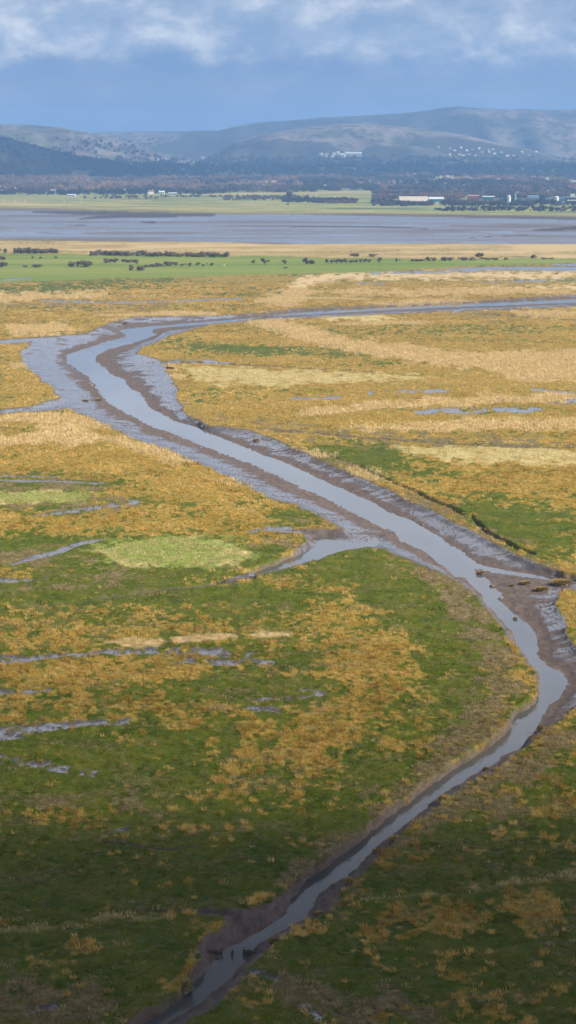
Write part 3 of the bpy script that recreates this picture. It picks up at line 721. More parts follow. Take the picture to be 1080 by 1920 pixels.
def tree_meshes(seed, h, w, stem):
    r_ = np.random.default_rng(seed)
    nl = 9; lob = np.stack([r_.normal(0, .42, nl) * w, r_.normal(0, .42, nl) * w, stem + (h - stem) * r_.uniform(.25, .78, nl)], -1)
    rad = r_.uniform(.28, .48, nl) * w
    K = 90; c = []
    for l, rr in zip(lob, rad):
        d = r_.normal(size=(K, 3)); d /= np.linalg.norm(d, axis=1, keepdims=True)
        c.append(l + d * rr * r_.uniform(.5, 1.05, (K, 1)) * np.array([1, 1, .85]))
    c = np.concatenate(c); c[:, 2] = np.clip(c[:, 2], stem * .6 + .1, h)
    V = (c[:, None, :] + r_.normal(size=(len(c), 3, 3)) * .2 * w * .55).reshape(-1, 3); V[:, 2] = np.maximum(V[:, 2], .05)
    me = mk_mesh('crown', V, np.arange(len(V)).reshape(-1, 3), [CROWNM], smooth=False)
    attr(me, 'tone', np.repeat(np.clip(np.repeat(r_.uniform(.1, .8, nl), K) + r_.normal(0, .15, len(c)), 0, 1), 3))
    bm = bmesh.new(); tube(bm, (0, 0, -.3), (0.05 * w, 0, stem + .2 * h), .07 * w, .05 * w)
    for l in lob[:5]: tube(bm, (0.05 * w, 0, stem + .1 * h), tuple(l), .04 * w, .015 * w, 5)
    return me, bm_mesh('trunk', bm, [BARK])
TREE = [tree_meshes(s, 1, .55, .14) for s in (1, 2, 3)]
BUSH = [tree_meshes(s, 1, .9, .05) for s in (4, 5, 6, 7)]
def plant(kind, X, Y, hpx, wpx, name, label, group):
    p = at_z(X, Y, 0.0); p[2] = ground_z(p[0], p[1])[0]
    k = F / math.hypot(p[1], CAMH)
    h = hpx * .88 / k; w = wpx * .9 / k
    src = (TREE if kind == 't' else BUSH); cm, tm = src[random.randrange(len(src))]
    root = bpy.data.objects.new(name, None); COL.objects.link(root)
    root.location = p; root.empty_display_size = .5
    ref = .55 * 1.25 if kind == 't' else .9 * 1.25
    sx = w / 2 / ref / 1.0
    root.scale = (sx * 1.25, sx * 1.25, h); root.rotation_euler = (0, 0, random.uniform(0, 6.28))
    tag(root, label, 'tree' if kind == 't' else 'bush', group)
    for nm, me_ in (('trunk', tm), ('crown', cm)):
        o = bpy.data.objects.new(nm, me_); COL.objects.link(o); o.parent = root
    return root
G1 = 'trees and bushes of the green pasture'
solo = [
 ('t', 475, 496, 10, 9, 'smaller left one of two round trees standing alone mid pasture'),
 ('t', 496, 497, 15, 16, 'largest round lone tree in the middle of the green pasture'),
 ('t', 534, 496, 11, 10, 'lone tree casting a shadow right of the largest round tree'),
 ('b', 574, 495, 13, 13, 'taller half of a pair of bushes in mid pasture'),
 ('b', 585, 495, 9, 14, 'lower right half of a pair of bushes in mid pasture'),
 ('t', 711, 494, 13, 10, 'upright lone tree right of the line of small trees'),
 ('t', 744, 492, 9, 7, 'small dark tree standing alone right of the pasture line'),
 ('b', 898, 482, 9, 17, 'dark domed bush on the reed edge behind the pasture'),
 ('b', 1000, 484, 7, 15, 'nearly black squat bush at the right end of the pasture'),
 ('b', 535, 503, 3, 9, 'tiny low bush on bare green grass below the lone trees'),
 ('b', 667, 480, 6, 20, 'low dark bush in the pale reeds, left of two'),
 ('b', 700, 481, 6, 18, 'low dark bush in the pale reeds, right of two'),
 ('t', 257, 497, 13, 6, 'thin upright tree behind the clump in the left pasture'),
 ('b', 246, 507, 11, 14, 'pale rounded bush at the near left end of the pasture clump'),
 ('b', 263, 507, 10, 20, 'dark green dense bush at the front of the pasture clump'),
 ('b', 137, 500, 11, 18, 'rounded dark bush left of the pair on the field boundary'),
 ('b', 160, 500, 13, 32, 'broad dark bush sloping right on the field boundary'),
 ('b', 205, 493, 10, 20, 'dark bush behind the boundary in the left pasture'),
 ('b', 3, 501, 11, 20, 'dark bush cut by the left edge on the field boundary'),
 ('b', 4, 487, 8, 16, 'dark bush at the left edge above the field boundary'),
 ('t', 9, 476, 12, 12, 'dark tree at the left edge behind the pasture'),
 ('b', 68, 501, 6, 22, 'low flat bush on the field boundary at far left'),
 ('b', 48, 501, 4, 10, 'very small bush left of the low flat one on the field boundary'),
 ('t', 61, 486, 7, 5, 'slim little tree in the far left pasture'),
 ('b', 76, 485, 4, 5, 'dot of a bush right of the slim little tree, far left pasture'),
 ('b', 105, 484, 4, 6, 'dot of a bush below the dark thicket, far left pasture'),
]
for k, X, Y, h, w, lab in solo:
    plant(k, X, Y, h, w, 'tree' if k == 't' else 'bush', lab, G1)
for X in np.arange(27, 108, 6.0):
    plant('b', X + random.uniform(-2, 2), 474 + random.uniform(0, 1.5), random.uniform(8, 12), 15, 'bush', 'dark bush in the short thicket behind the pasture at far left', 'bushes of the short dark thicket')
for X in np.arange(174, 430, 6.4):
    plant('b', X + random.uniform(-2, 2), 477.5 + (X - 174) * .013 + random.uniform(0, 2), random.uniform(7, 12.5) * (1.1 if X < 220 else .85), 16, 'bush', 'dark bush in the long thicket behind the pasture', 'bushes of the long dark thicket')
for X in (215, 232, 240, 250): plant('b', X, 490 + random.uniform(-1, 2), random.uniform(4, 7), 13, 'bush', 'low bush trailing right from the dark bush in the left pasture', 'low bushes of the left pasture')
for X in (276, 286, 295, 303, 313, 320): plant('b', X, 501 - (X - 276) * .06, random.uniform(5, 10), 13, 'bush', 'ragged bush in the tail of the pasture clump', 'bushes in the tail of the pasture clump')
for X in (330, 341, 355, 370, 381, 396): plant('t', X, 500 + random.uniform(-1, 1), random.uniform(6, 10), 10, 'tree', 'small grey tree in the row left of the lone round trees', 'small grey trees in a short row')
for X in (613, 622, 631, 640, 648, 658, 668, 676, 684, 692): plant('t', X, 494 - (X - 613) * .01, random.uniform(7, 11), 11, 'tree', 'small tree in the even line along the pasture', 'line of small pasture trees')
for X in (775, 783, 790, 803, 813, 833, 842, 871, 886, 915, 930, 948, 1020, 1032): plant('b', X, 490 - (X - 775) * .018, random.uniform(4, 10) * (1.0 if X < 850 else .6), 12, 'bush', 'scrubby bush on the far edge of the pasture, right half', 'scrubby bushes of the right pasture edge')
for X in (845, 866, 885, 905, 925): plant('b', X, 485.5, random.uniform(2.5, 4), 16, 'bush', 'low brown bush among reeds behind the right pasture', 'low brown bushes in the reeds')
plant('t', 777, 352, 18, 17, 'tree', 'dark round evergreen tree standing above the town roofs', None)
plant('t', 339, 366, 9, 11, 'tree', 'dark evergreen tree beside white roofs on the far shore', None)
plant('b', 1056, 392, 5, 12, 'bush', 'reddish-brown bush alone in the far shore field', None)
plant('b', 544, 376, 20, 16, 'tree', 'bare tree rising from the far shore hedge', None)

# ------------------------------------------------------------------ buildings of the far shore
def M(name, c, r=.7): return simple(name, c, r, .12, .3)
MB = {k: M('paint_' + k, c) for k, c in dict(white=(.80, .80, .78), cream=(.60, .52, .40), brick=(.30, .12, .08), redroof=(.32, .15, .10), slate=(.11, .11, .12), teal=(.03, .22, .20), steel=(.32, .40, .46),
      dark=(.035, .05, .06), glass=(.06, .09, .12), beige=(.62, .53, .42), pinkroof=(.42, .24, .18), roofwhite=(.72, .74, .74), blue=(.18, .34, .50)).items()}
def box(bm, x0, x1, y0, y1, z0, z1, mi=0):
    v = [bm.verts.new(c) for c in ((x0, y0, z0), (x1, y0, z0), (x1, y1, z0), (x0, y1, z0), (x0, y0, z1), (x1, y0, z1), (x1, y1, z1), (x0, y1, z1))]
    for f in ((3, 2, 1, 0), (4, 5, 6, 7), (0, 1, 5, 4), (1, 2, 6, 5), (2, 3, 7, 6), (3, 0, 4, 7)): bm.faces.new([v[k] for k in f]).material_index = mi
def prism(bm, x0, x1, y0, y1, z0, z1, axis='x', ov=.4, th=.35, mi=0):
    """a pitched roof shell, ridge along x or y"""
    if axis == 'x':
        ym = (y0 + y1) / 2; prof = [(y0 - ov, z0), (ym, z1), (y1 + ov, z0), (y1 + ov, z0 - th), (y0 - ov, z0 - th)]
        a = [bm.verts.new((x0 - ov, p, q)) for p, q in prof]; b = [bm.verts.new((x1 + ov, p, q)) for p, q in prof]
    else:
        xm = (x0 + x1) / 2; prof = [(x0 - ov, z0), (xm, z1), (x1 + ov, z0), (x1 + ov, z0 - th), (x0 - ov, z0 - th)]
        a = [bm.verts.new((p, y0 - ov, q)) for p, q in prof]; b = [bm.verts.new((p, y1 + ov, q)) for p, q in prof]
    n = len(prof)
    for k in range(n): bm.faces.new((a[k], a[(k + 1) % n], b[(k + 1) % n], b[k])).material_index = mi
    bm.faces.new(a[::-1]).material_index = mi; bm.faces.new(b).material_index = mi
def part(name, bm, mat, parent): return link(name, bm_mesh(name, bm, [mat]), parent)
def place(X, Y, name, label, cat, group=None, rz=0):
    p = hit(X, Y, 1800)
    root = bpy.data.objects.new(name, None); COL.objects.link(root); root.location = p; root.rotation_euler = (0, 0, rz)
    tag(root, label, cat, group); return root, F / math.hypot(p[1], CAMH)
def hall(X0, X1, Ytop, Ybase, wall, roof, name, label, cat='building', roofshare=.35, depth=None, win=None, band=None, axis='x', rz=0):
    root, k = place((X0 + X1) / 2, Ybase, name, label, cat, rz=rz)
    w = (X1 - X0) / k; h = (Ybase - Ytop) / k; d = depth or max(10, w * .5); hw = h * (1 - roofshare)
    bm = bmesh.new(); box(bm, -w / 2, w / 2, 0, d, -1, hw); part('wall', bm, MB[wall], root)
    bm = bmesh.new()
    if roofshare > .02: prism(bm, -w / 2, w / 2, 0, d, hw + .36, h, axis)
    else: box(bm, -w / 2 - .3, w / 2 + .3, -.3, d + .3, hw + .003, hw + .6)
    part('roof', bm, MB[roof], root)
    if band:
        bm = bmesh.new(); box(bm, -w / 2 + .1, w / 2 - .1, -.25, -.003, hw * band[1], hw * band[2]); part('cladding', bm, MB[band[0]], root)
    if win:
        for q in range(win):
            xx = -w / 2 + w * (q + .5) / win
            bm = bmesh.new(); box(bm, xx - w / win * .3, xx + w / win * .3, -.12, -.002, hw * .35, hw * .7); part('window', bm, MB['glass'], root)
    return root
hall(750, 803, 369, 383, 'cream', 'beige', 'warehouse', 'long beige-roofed warehouse on the far shore by the bay', roofshare=.62, depth=46, win=6)
hall(805, 832, 370, 382, 'white', 'roofwhite', 'warehouse', 'white warehouse with a dark green band right of the beige one', roofshare=.3, depth=26, band=('teal', .45, .97))
hall(768, 793, 377, 385, 'dark', 'slate', 'shed', 'low dark shed in front of the long beige warehouse', roofshare=.25, depth=12, win=3)
hall(726, 738, 378, 383, 'white', 'roofwhite', 'shed', 'small white shed left of the beige warehouse', roofshare=.4, win=2)
hall(878, 898, 366, 383, 'brick', 'pinkroof', 'brick_building', 'tall red brick building among the far shore works', roofshare=.15, win=4)
hall(897, 906, 374, 384, 'brick', 'slate', 'brick_building', 'low dark-roofed brick wing right of the tall brick building', roofshare=.3, win=2)
hall(905, 927, 368, 381, 'teal', 'roofwhite', 'works_building', 'teal works building with a white roof edge and a tan wall below', roofshare=.12, band=('cream', .0, .42))
hall(926, 937, 372, 382, 'white', 'slate', 'house', 'white house right of the teal works building', roofshare=.4, win=3)
hall(990, 1010, 367, 379, 'steel', 'blue', 'works_building', 'pale blue steel hall between the two white tanks', roofshare=.15, win=6)
hall(1012, 1021, 366, 381, 'dark', 'slate', 'works_building', 'dark narrow block right of the pale blue hall', roofshare=.02, win=2)
hall(1048, 1060, 370, 381, 'blue', 'steel', 'works_building', 'blue block beside the right-hand white tank', roofshare=.02, win=3)
hall(1063, 1086, 370, 382, 'dark', 'roofwhite', 'works_building', 'dark building with white bands at the right edge', roofshare=.02, band=('white', .45, .62), depth=20)
hall(1070, 1078, 363, 382, 'white', 'slate', 'tower', 'white square tower behind the banded building at right', cat='building', roofshare=.02, win=1)
hall(940, 951, 372, 381, 'dark', 'teal', 'works_building', 'low dark works building left of the first white tank', roofshare=.2, win=3)
hall(970, 988, 372, 381, 'steel', 'slate', 'works_building', 'low grey works building left of the pale blue hall', roofshare=.2, win=5)
hall(1024, 1034, 371, 381, 'steel', 'blue', 'works_building', 'small grey-blue block left of the right-hand tank', roofshare=.02, win=3)
hall(913, 928, 345, 353, 'white', 'roofwhite', 'house', 'large white house with pale roof behind the far fields', roofshare=.45, win=4)
hall(966, 988, 347, 353, 'white', 'roofwhite', 'shed', 'long low white shed behind the tan field', roofshare=.35, win=5)
hall(1046, 1062, 341, 348, 'white', 'redroof', 'house', 'white house under a red roof near the right edge', roofshare=.45, win=4)
hall(760, 782, 325, 331, 'roofwhite', 'roofwhite', 'warehouse', 'pale flat warehouse in the woods left of centre town', roofshare=.2, win=5)
hall(820, 840, 323, 330, 'white', 'roofwhite', 'warehouse', 'pale gabled warehouse in the woods above the terraces', roofshare=.4, win=5)
hall(126, 141, 364, 369, 'white', 'roofwhite', 'shed', 'long white shed at the wood edge, far left shore', roofshare=.3, win=4)
hall(298, 308, 358, 364, 'white', 'roofwhite', 'house', 'white house among brown trees on the far left shore', roofshare=.4, win=3)
hall(316, 331, 361, 366, 'white', 'roofwhite', 'shed', 'low white shed left of the dark evergreen tree', roofshare=.3, win=4)
hall(462, 471, 372, 376, 'cream', 'slate', 'shed', 'small pale shed in the far shore hedges', roofshare=.4, win=2)
hall(648, 678, 286, 293, 'white', 'roofwhite', 'hotel', 'long bright white building on the hillside', roofshare=.3, win=9, depth=25)
hall(638, 647, 288, 294, 'white', 'roofwhite', 'house', 'white house left of the long hillside building', roofshare=.4, win=3)
def tank(X, Ytop, Ybase, wpx, mat, label):
    root, k = place(X, Ybase, 'storage_tank', label, 'tank')
    h = (Ybase - Ytop) / k; r = wpx / k / 2
    bm = bmesh.new(); tube(bm, (0, 0, -1), (0, 0, h * .88), r, r, 20); part('shell', bm, MB[mat], root)
    bm = bmesh.new(); tube(bm, (0, 0, h * .885), (0, 0, h), r * 1.04, r * .2, 20); part('dome_roof', bm, MB['roofwhite'], root)
    bm = bmesh.new()
    for q in range(10): tube(bm, (r + .2, -1, h * q / 11), (r + .2, 1, h * q / 11), .12, .12, 4)
    part('ladder', bm, MB['slate'], root)
tank(954, 366, 381, 7, 'white', 'bright white storage tank left of the slim stack')
tank(1043, 368, 381, 9, 'white', 'broad pale storage tank near the right edge')
root, k = place(966, 381, 'chimney_stack', 'slim grey chimney stack beside the white tank', 'chimney')
bm = bmesh.new(); tube(bm, (0, 0, -1), (0, 0, 19 / k), 2.0, 1.4, 12); part('shaft', bm, MB['steel'], root)
bm = bmesh.new(); tube(bm, (0, 0, 19 / k + .003), (0, 0, 20 / k), 1.8, 1.8, 12); part('rim', bm, MB['slate'], root)
p = hit(736, 215.5, 7000)
if p is not None:
    root = bpy.data.objects.new('radio_mast', None); COL.objects.link(root); root.location = p; tag(root, 'slender radio mast on the skyline of the main ridge', 'mast')
    bm = bmesh.new(); tube(bm, (0, 0, -2), (0, 0, 36), 1.1, .5, 6)
    part('shaft', bm, MB['steel'], root)
    bm = bmesh.new()
    for z in (12, 22, 30): tube(bm, (-2, 0, z), (2, 0, z), .5, .5, 5)
    part('antenna', bm, MB['dark'], root)

# houses too small to show parts: one mesh each, walls and roof
def house_mesh(w, d, h, rh, wall, roof):
    bm = bmesh.new(); box(bm, -w / 2, w / 2, 0, d, -1.5, h, 0); prism(bm, -w / 2, w / 2, 0, d, h + .36, h + rh, 'x', .4, .35, 1)
    box(bm, w * .3, w * .3 + .9, d * .4, d * .4 + .9, h, h + rh + 1.2, 0)
    return bm_mesh('house', bm, [MB[wall], MB[roof]])
HV = dict(w=[house_mesh(11, 8, 5, 3, 'white', 'slate'), house_mesh(14, 9, 5, 3.2, 'white', 'redroof'), house_mesh(9, 8, 6, 2.6, 'white', 'roofwhite')],
          r=[house_mesh(10, 8, 5, 3.4, 'cream', 'redroof'), house_mesh(13, 8, 5, 3.6, 'brick', 'pinkroof'), house_mesh(12, 8, 5.4, 3.4, 'white', 'pinkroof')])
def houses(n, X0, X1, Y0, Y1, k, label, group, sc=1.0):
    for q in range(n):
        X = X0 + (X1 - X0) * (q + .5 + random.uniform(-.35, .35)) / n
        p = hit(X, random.uniform(Y0, Y1), 2400)
        if p is None: continue
        me_ = HV[k][random.randrange(3)] if k in HV else HV[random.choice('wr')][random.randrange(3)]
        o = link('house', me_, None, label, 'house', group); o.location = p; o.rotation_euler = (0, 0, random.uniform(-.5, .5)); o.scale = (sc,) * 3
houses(26, 822, 1000, 334, 341, 'r', 'red-roofed terraced house in the long rows of the town', 'terraced houses of the town')
houses(22, 790, 950, 338, 344, 'r', 'red-roofed terraced house in the nearer row of the town', 'terraced houses of the nearer row')
houses(20, 540, 700, 337, 347, 'x', 'house among trees in the middle of the town', 'houses of mid town')
houses(14, 600, 790, 345, 353, 'w', 'pale house at the wood edge behind the tan field', 'houses behind the tan field')
houses(16, 1000, 1100, 336, 348, 'x', 'house of the town near the right edge', 'houses at the right edge of town')
houses(26, 0, 330, 345, 364, 'x', 'house scattered among brown winter trees, left shore', 'houses of the left shore')
houses(10, 0, 60, 348, 360, 'x', 'house close to the left edge of the far shore', 'houses at the left edge')
houses(12, 360, 540, 340, 347, 'r', 'red-roofed house above the tree belt left of centre', 'houses above the tree belt')
houses(14, 840, 1010, 285, 294, 'w', 'white house on the lower slope of the main hill', 'white houses of the hill village', .95)
houses(9, 820, 930, 274, 284, 'w', 'white house on the upper slope of the hill village', 'white houses on the upper slope', .9)
houses(9, 600, 650, 287, 296, 'w', 'white house near the long hillside building', 'white houses by the hillside building', 1.2)
houses(7, 290, 400, 296, 306, 'w', 'white house far off at the foot of the left range', 'white houses at the foot of the range', 1.3)
houses(5, 280, 420, 318, 330, 'w', 'pale house in the dark woods right of the near hill', 'houses in the dark woods')

# ------------------------------------------------------------------ small things on the marsh and the mud
TURFM = simple('clod_turf', (.40, .29, .09), .95, .4, 3); CLODM = simple('clod_mud', (.20, .15, .105), .6, .3, 2)
def clod(X, Y, wpx, hpx, label, z, grassy=True):
    p = at_z(X, Y, z); p[2] = min(z, ground_z(p[0], p[1])[0] + .1) if z > ZW else z
    k = F / math.hypot(p[1], CAMH); w = wpx * .8 / k; h = max(hpx * .6 / k, .22)
    root = bpy.data.objects.new('turf_clump', None); COL.objects.link(root); root.location = p; tag(root, label, 'clump of turf', 'loose turf clumps on the mud')
    bm = bmesh.new(); bmesh.ops.create_icosphere(bm, subdivisions=3, radius=1)
    for v in bm.verts:
        c = v.co.copy(); nn = float(fbm(np.array([c.x * 1.7 + X]), np.array([c.y * 1.7 + c.z + Y]), 3, 5)[0])
        v.co = Vector((c.x * w * .5, c.y * w * .45, c.z * h * .6)) * (.55 + .9 * nn)
    part('clod', bm, CLODM, root)
    if grassy:
        r_ = np.random.default_rng(int(X)); n = 520
        a = r_.uniform(0, 6.28, n); q = np.sqrt(r_.random(n)) * .5 * w
        b = np.stack([np.cos(a) * q, np.sin(a) * q, h * .75 * np.sqrt(np.maximum(0, 1 - (q / (.5 * w)) ** 2))], -1); tip = b + np.stack([np.cos(a) * .2 * w, np.sin(a) * .2 * w, h * r_.uniform(.3, .7, n)], -1) * r_.uniform(.5, 1, (n, 1))
        fa = r_.uniform(0, 3.14, n); e = np.stack([np.cos(fa), np.sin(fa), 0 * fa], -1) * w * .035
        V = np.stack([b - e, b + e, tip], 1).reshape(-1, 3)
        me_ = mk_mesh('grass_cap', V, np.arange(len(V)).reshape(-1, 3), [TURFM], smooth=False); link('grass_cap', me_, root)
for X, Y, w, h, z, lab, gr in [
 (235,607,10,5,-.6,'dark turf clump on the pale mud at the far river bend',True), (966,1161,9,6,ZW,'small grassy clump standing in the river water',True), (900,1073,16,8,-.9,'grassy clump on the mud point beside the side creek',True),
 (924,1098,14,8,-1.1,'dark mud clump at the water edge below the side creek',False), (937,1122,8,6,-1.2,'little dark clod at the water edge of the narrow reach',False), (792,984,9,6,-1.2,'dark clod on the right water edge of the straight reach',False),
 (1010,1236,0,0,0,'',0), (1012,1366,12,14,-.5,'slumped turf block on the outer bank of the bend',True), (910,1437,12,9,-.6,'small turf block on the right bank below the bend',True), (832,1500,24,14,-.5,'broad turf block overhanging the right bank',True),
 (742,1578,30,16,-.4,'golden turf mound on the right bank, mid foreground',True), (705,1595,16,9,-.9,'smaller golden mound at the water just left of the broad mound',True), (655,1655,22,14,-.5,'turf block casting shade on the lower right bank',True),
 (597,1716,22,12,-.5,'shaded turf block at the sharp turn of the right bank',True), (568,1744,16,12,-.3,'dark turf block right of the weir, upper of two',True), (512,1762,20,12,-.4,'dark turf block right of the weir, lower of two',True),
 (345,1848,36,30,-.4,'bushy golden turf mound left of the lowest reach',True), (1052,1090,40,14,-.3,'dark turf heap where the side creek meets the right edge',True), (985,1092,24,8,-.7,'golden turf island on the mud by the side creek, left',True),
 (1015,1105,26,10,-.7,'golden turf island on the mud by the side creek, right',True), (960,1096,10,5,-.8,'tiny turf clod on the mud left of the turf islands',True), (1048,1140,20,10,-.5,'ragged turf block on the right mud edge',True),
 (870,966,10,8,-.3,'turf block between the two dark lengths of the gully',True), (480,826,14,6,-.6,'dark turf clod on the mud by the marsh corner',True), (185,748,16,4,-.7,'long low clod at the mouth of the left creek',True), (160,751,14,3,-.7,'flat clod left in the mouth of the left creek',True),
 (305,738,7,3,-.9,'dark speck of turf on the right mud bank at the bend',False), (277,738,6,2.5,-1.,'dark speck of turf near the bend water edge',False)]:
    if w: clod(X, Y, w, h, lab, z, gr)

# weir: two timber sheet walls and a stump in the channel
WOOD = simple('wet_timber', (.085, .07, .048), .5, .4, 3); ALGA = simple('algae', (.05, .07, .012), .6, .5, 2)
def weir(X0, X1, Y, hgt, label, cap=True):
    a = at_z(X0, Y, ZW); b = at_z(X1, Y, ZW); L = b[0] - a[0]
    root = bpy.data.objects.new('weir_wall', None); COL.objects.link(root); root.location = (a[0], a[1], ZW); tag(root, label, 'weir')
    n = int(L / .32)
    bm = bmesh.new()
    for q in range(n):
        hh = hgt * random.uniform(.965, 1.02); box(bm, q * .32, q * .32 + .312, 0, .14, -.8, hh)
    part('plank_wall', bm, WOOD, root)
    bm = bmesh.new(); box(bm, -.05, L + .05, -.2, -.004, hgt * .62, hgt * .8); part('rail', bm, WOOD, root)
    for q in (0, .5, 1):
        bm = bmesh.new(); tube(bm, (L * q, .3, -.8), (L * q, .3, hgt * 1.04), .14, .12, 8); part('post', bm, WOOD, root)
    bm = bmesh.new()
    for q in range(n // 2):
        xx = random.uniform(.1, L - .3); box(bm, xx, xx + .22, -.04, -.008, .05, hgt * random.uniform(.35, .6))
    part('algae_patch', bm, ALGA, root)
weir(384, 415, 1791, .6, 'dark mossy timber weir wall on the left of the channel')
weir(457, 477, 1791, .6, 'dark mossy timber weir wall on the right of the channel')
p = at_z(435, 1790, ZW)
root = bpy.data.objects.new('stump', None); COL.objects.link(root); root.location = p; tag(root, 'short broken post standing in mid channel between the weir walls', 'post')
bm = bmesh.new(); tube(bm, (0, 0, -.6), (.05, 0, .5), .15, .13, 9); tube(bm, (.05, 0, .5), (.1, .02, .62), .1, .03, 6); part('shaft', bm, WOOD, root)
bm = bmesh.new(); tube(bm, (0, 0, .18), (0.02, 0, .3), .17, .165, 9); part('band', bm, ALGA, root)

# driftwood log on the marsh edge
p = at_z(320, 692, 0); p[2] = ground_z(p[0], p[1])[0]
root = bpy.data.objects.new('driftwood_log', None); COL.objects.link(root); root.location = p; root.rotation_euler = (0, 0, -.5); tag(root, 'black driftwood log lying on the marsh edge at the bend', 'log')
bm = bmesh.new(); tube(bm, (-1.8, 0, .5), (1.9, .2, .35), .55, .4, 9); part('stem', bm, WOOD, root)
bm = bmesh.new(); tube(bm, (-1.2, 0, .6), (-1.9, .1, 1.7), .22, .1, 6); tube(bm, (.6, .1, .6), (1.0, -.2, 1.3), .15, .06, 6); part('branch', bm, WOOD, root)

# gulls on the mud, one sheep in the pasture
WHITE = simple('feather_white', (.8, .8, .78), .8, .05, 4); GREYF = simple('feather_grey', (.35, .37, .4), .8, .1, 4); DARKF = simple('dark_skin', (.03, .028, .025), .7, .1, 4); BILL = simple('bill_yellow', (.6, .4, .05), .5, .1, 4)
def ellip(bm, c, r, rot=None):
    g_ = bmesh.ops.create_uvsphere(bm, u_segments=12, v_segments=8, radius=1)
    for v in g_['verts']:
        w_ = Vector((v.co.x * r[0], v.co.y * r[1], v.co.z * r[2]))
        if rot: w_ = rot @ w_
        v.co = w_ + Vector(c)
def gull_parts():
    bm = bmesh.new(); ellip(bm, (0, 0, .26), (.24, .1, .1)); ellip(bm, (.2, 0, .37), (.08, .065, .065)); ellip(bm, (.14, 0, .31), (.09, .06, .08)); ellip(bm, (-.26, 0, .26), (.12, .05, .025))
    body = bm_mesh('body', bm, [WHITE])
    bm = bmesh.new(); ellip(bm, (-.06, .085, .29), (.25, .03, .07)); ellip(bm, (-.06, -.085, .29), (.25, .03, .07)); wing = bm_mesh('wings', bm, [GREYF])
    bm = bmesh.new(); tube(bm, (.27, 0, .37), (.34, 0, .35), .022, .006, 6); bill = bm_mesh('bill', bm, [BILL])
    bm = bmesh.new(); tube(bm, (0, .04, .2), (0, .04, 0), .012, .01, 5); tube(bm, (0, -.04, .2), (0, -.04, 0), .012, .01, 5); legs = bm_mesh('legs', bm, [BILL])
    return body, wing, bill, legs
GP = gull_parts()
for X, Y, lab in [(203,640,'white gull on the pale mud of the far bend'), (173,722,'white gull on the mud ridge, right of two'), (169,719,'white gull on the mud ridge, left of two'), (80,694,'white gull alone on the wet blue mud at left'), (149,770,'white gull by the water below the left creek'), (376,840,'white gull on the left mud bank of the straight reach')]:
    p = at_z(X, Y, -.8); p[2] = ground_z(p[0], p[1])[0]; p[2] = max(p[2], ZW)
    root = bpy.data.objects.new('gull', None); COL.objects.link(root); root.location = p; root.rotation_euler = (0, 0, random.uniform(0, 6)); root.scale = (1.5,) * 3
    tag(root, lab, 'gull', 'gulls on the river mud')
    for nm, me_ in zip(('body', 'wings', 'bill', 'legs'), GP): link(nm, me_, root)
p = at_z(420, 500, 0); p[2] = ground_z(p[0], p[1])[0]
root = bpy.data.objects.new('sheep', None); COL.objects.link(root); root.location = p; root.scale = (1.6,) * 3; tag(root, 'single white sheep on the green pasture left of the lone trees', 'sheep')
bm = bmesh.new(); ellip(bm, (0, 0, .62), (.52, .26, .28)); ellip(bm, (.45, 0, .72), (.2, .15, .18)); ellip(bm, (-.5, 0, .6), (.08, .05, .12)); link('fleece', bm_mesh('fleece', bm, [WHITE]), root)
bm = bmesh.new(); ellip(bm, (.66, 0, .78), (.17, .085, .1)); ellip(bm, (.57, .11, .83), (.03, .08, .03)); ellip(bm, (.57, -.11, .83), (.03, .08, .03)); link('head', bm_mesh('head', bm, [DARKF]), root)
for sx_ in (-.32, .3):
    for sy_ in (-.13, .13):
        bm = bmesh.new(); tube(bm, (sx_, sy_, .5), (sx_ - .03, sy_, .24), .065, .045, 7); tube(bm, (sx_ - .03, sy_, .25), (sx_, sy_, 0), .045, .04, 7); link('leg', bm_mesh('leg', bm, [DARKF]), root)
for X in (9, 28, 47, 120, 153):
    p = hit(X, 381, 1800)
    root = bpy.data.objects.new('marker_post', None); COL.objects.link(root); root.location = p; tag(root, 'thin pale marker post on the far left shoreline', 'post', 'marker posts of the far shore')
    bm = bmesh.new(); tube(bm, (0, 0, -.5), (0, 0, 5.5), .35, .3, 6); part('shaft', bm, MB['roofwhite'], root)
    bm = bmesh.new(); tube(bm, (0, 0, 5.503), (0, 0, 6.3), .6, .2, 6); part('topmark', bm, MB['white'], root)

# ------------------------------------------------------------------ light, sky, clouds, air
SUN_EL, SUN_AZ = R(36), R(102)        # azimuth from +Y (view) clockwise: light from the right, a little behind
S = Vector((math.sin(SUN_AZ) * math.cos(SUN_EL), math.cos(SUN_AZ) * math.cos(SUN_EL), math.sin(SUN_EL)))
sun = bpy.data.lights.new('sun', 'SUN'); sun.energy = 4.6; sun.angle = R(.53); sun.color = (1, .94, .84)
so = bpy.data.objects.new('sun', sun); COL.objects.link(so); so.rotation_euler = S.to_track_quat('Z', 'Y').to_euler()

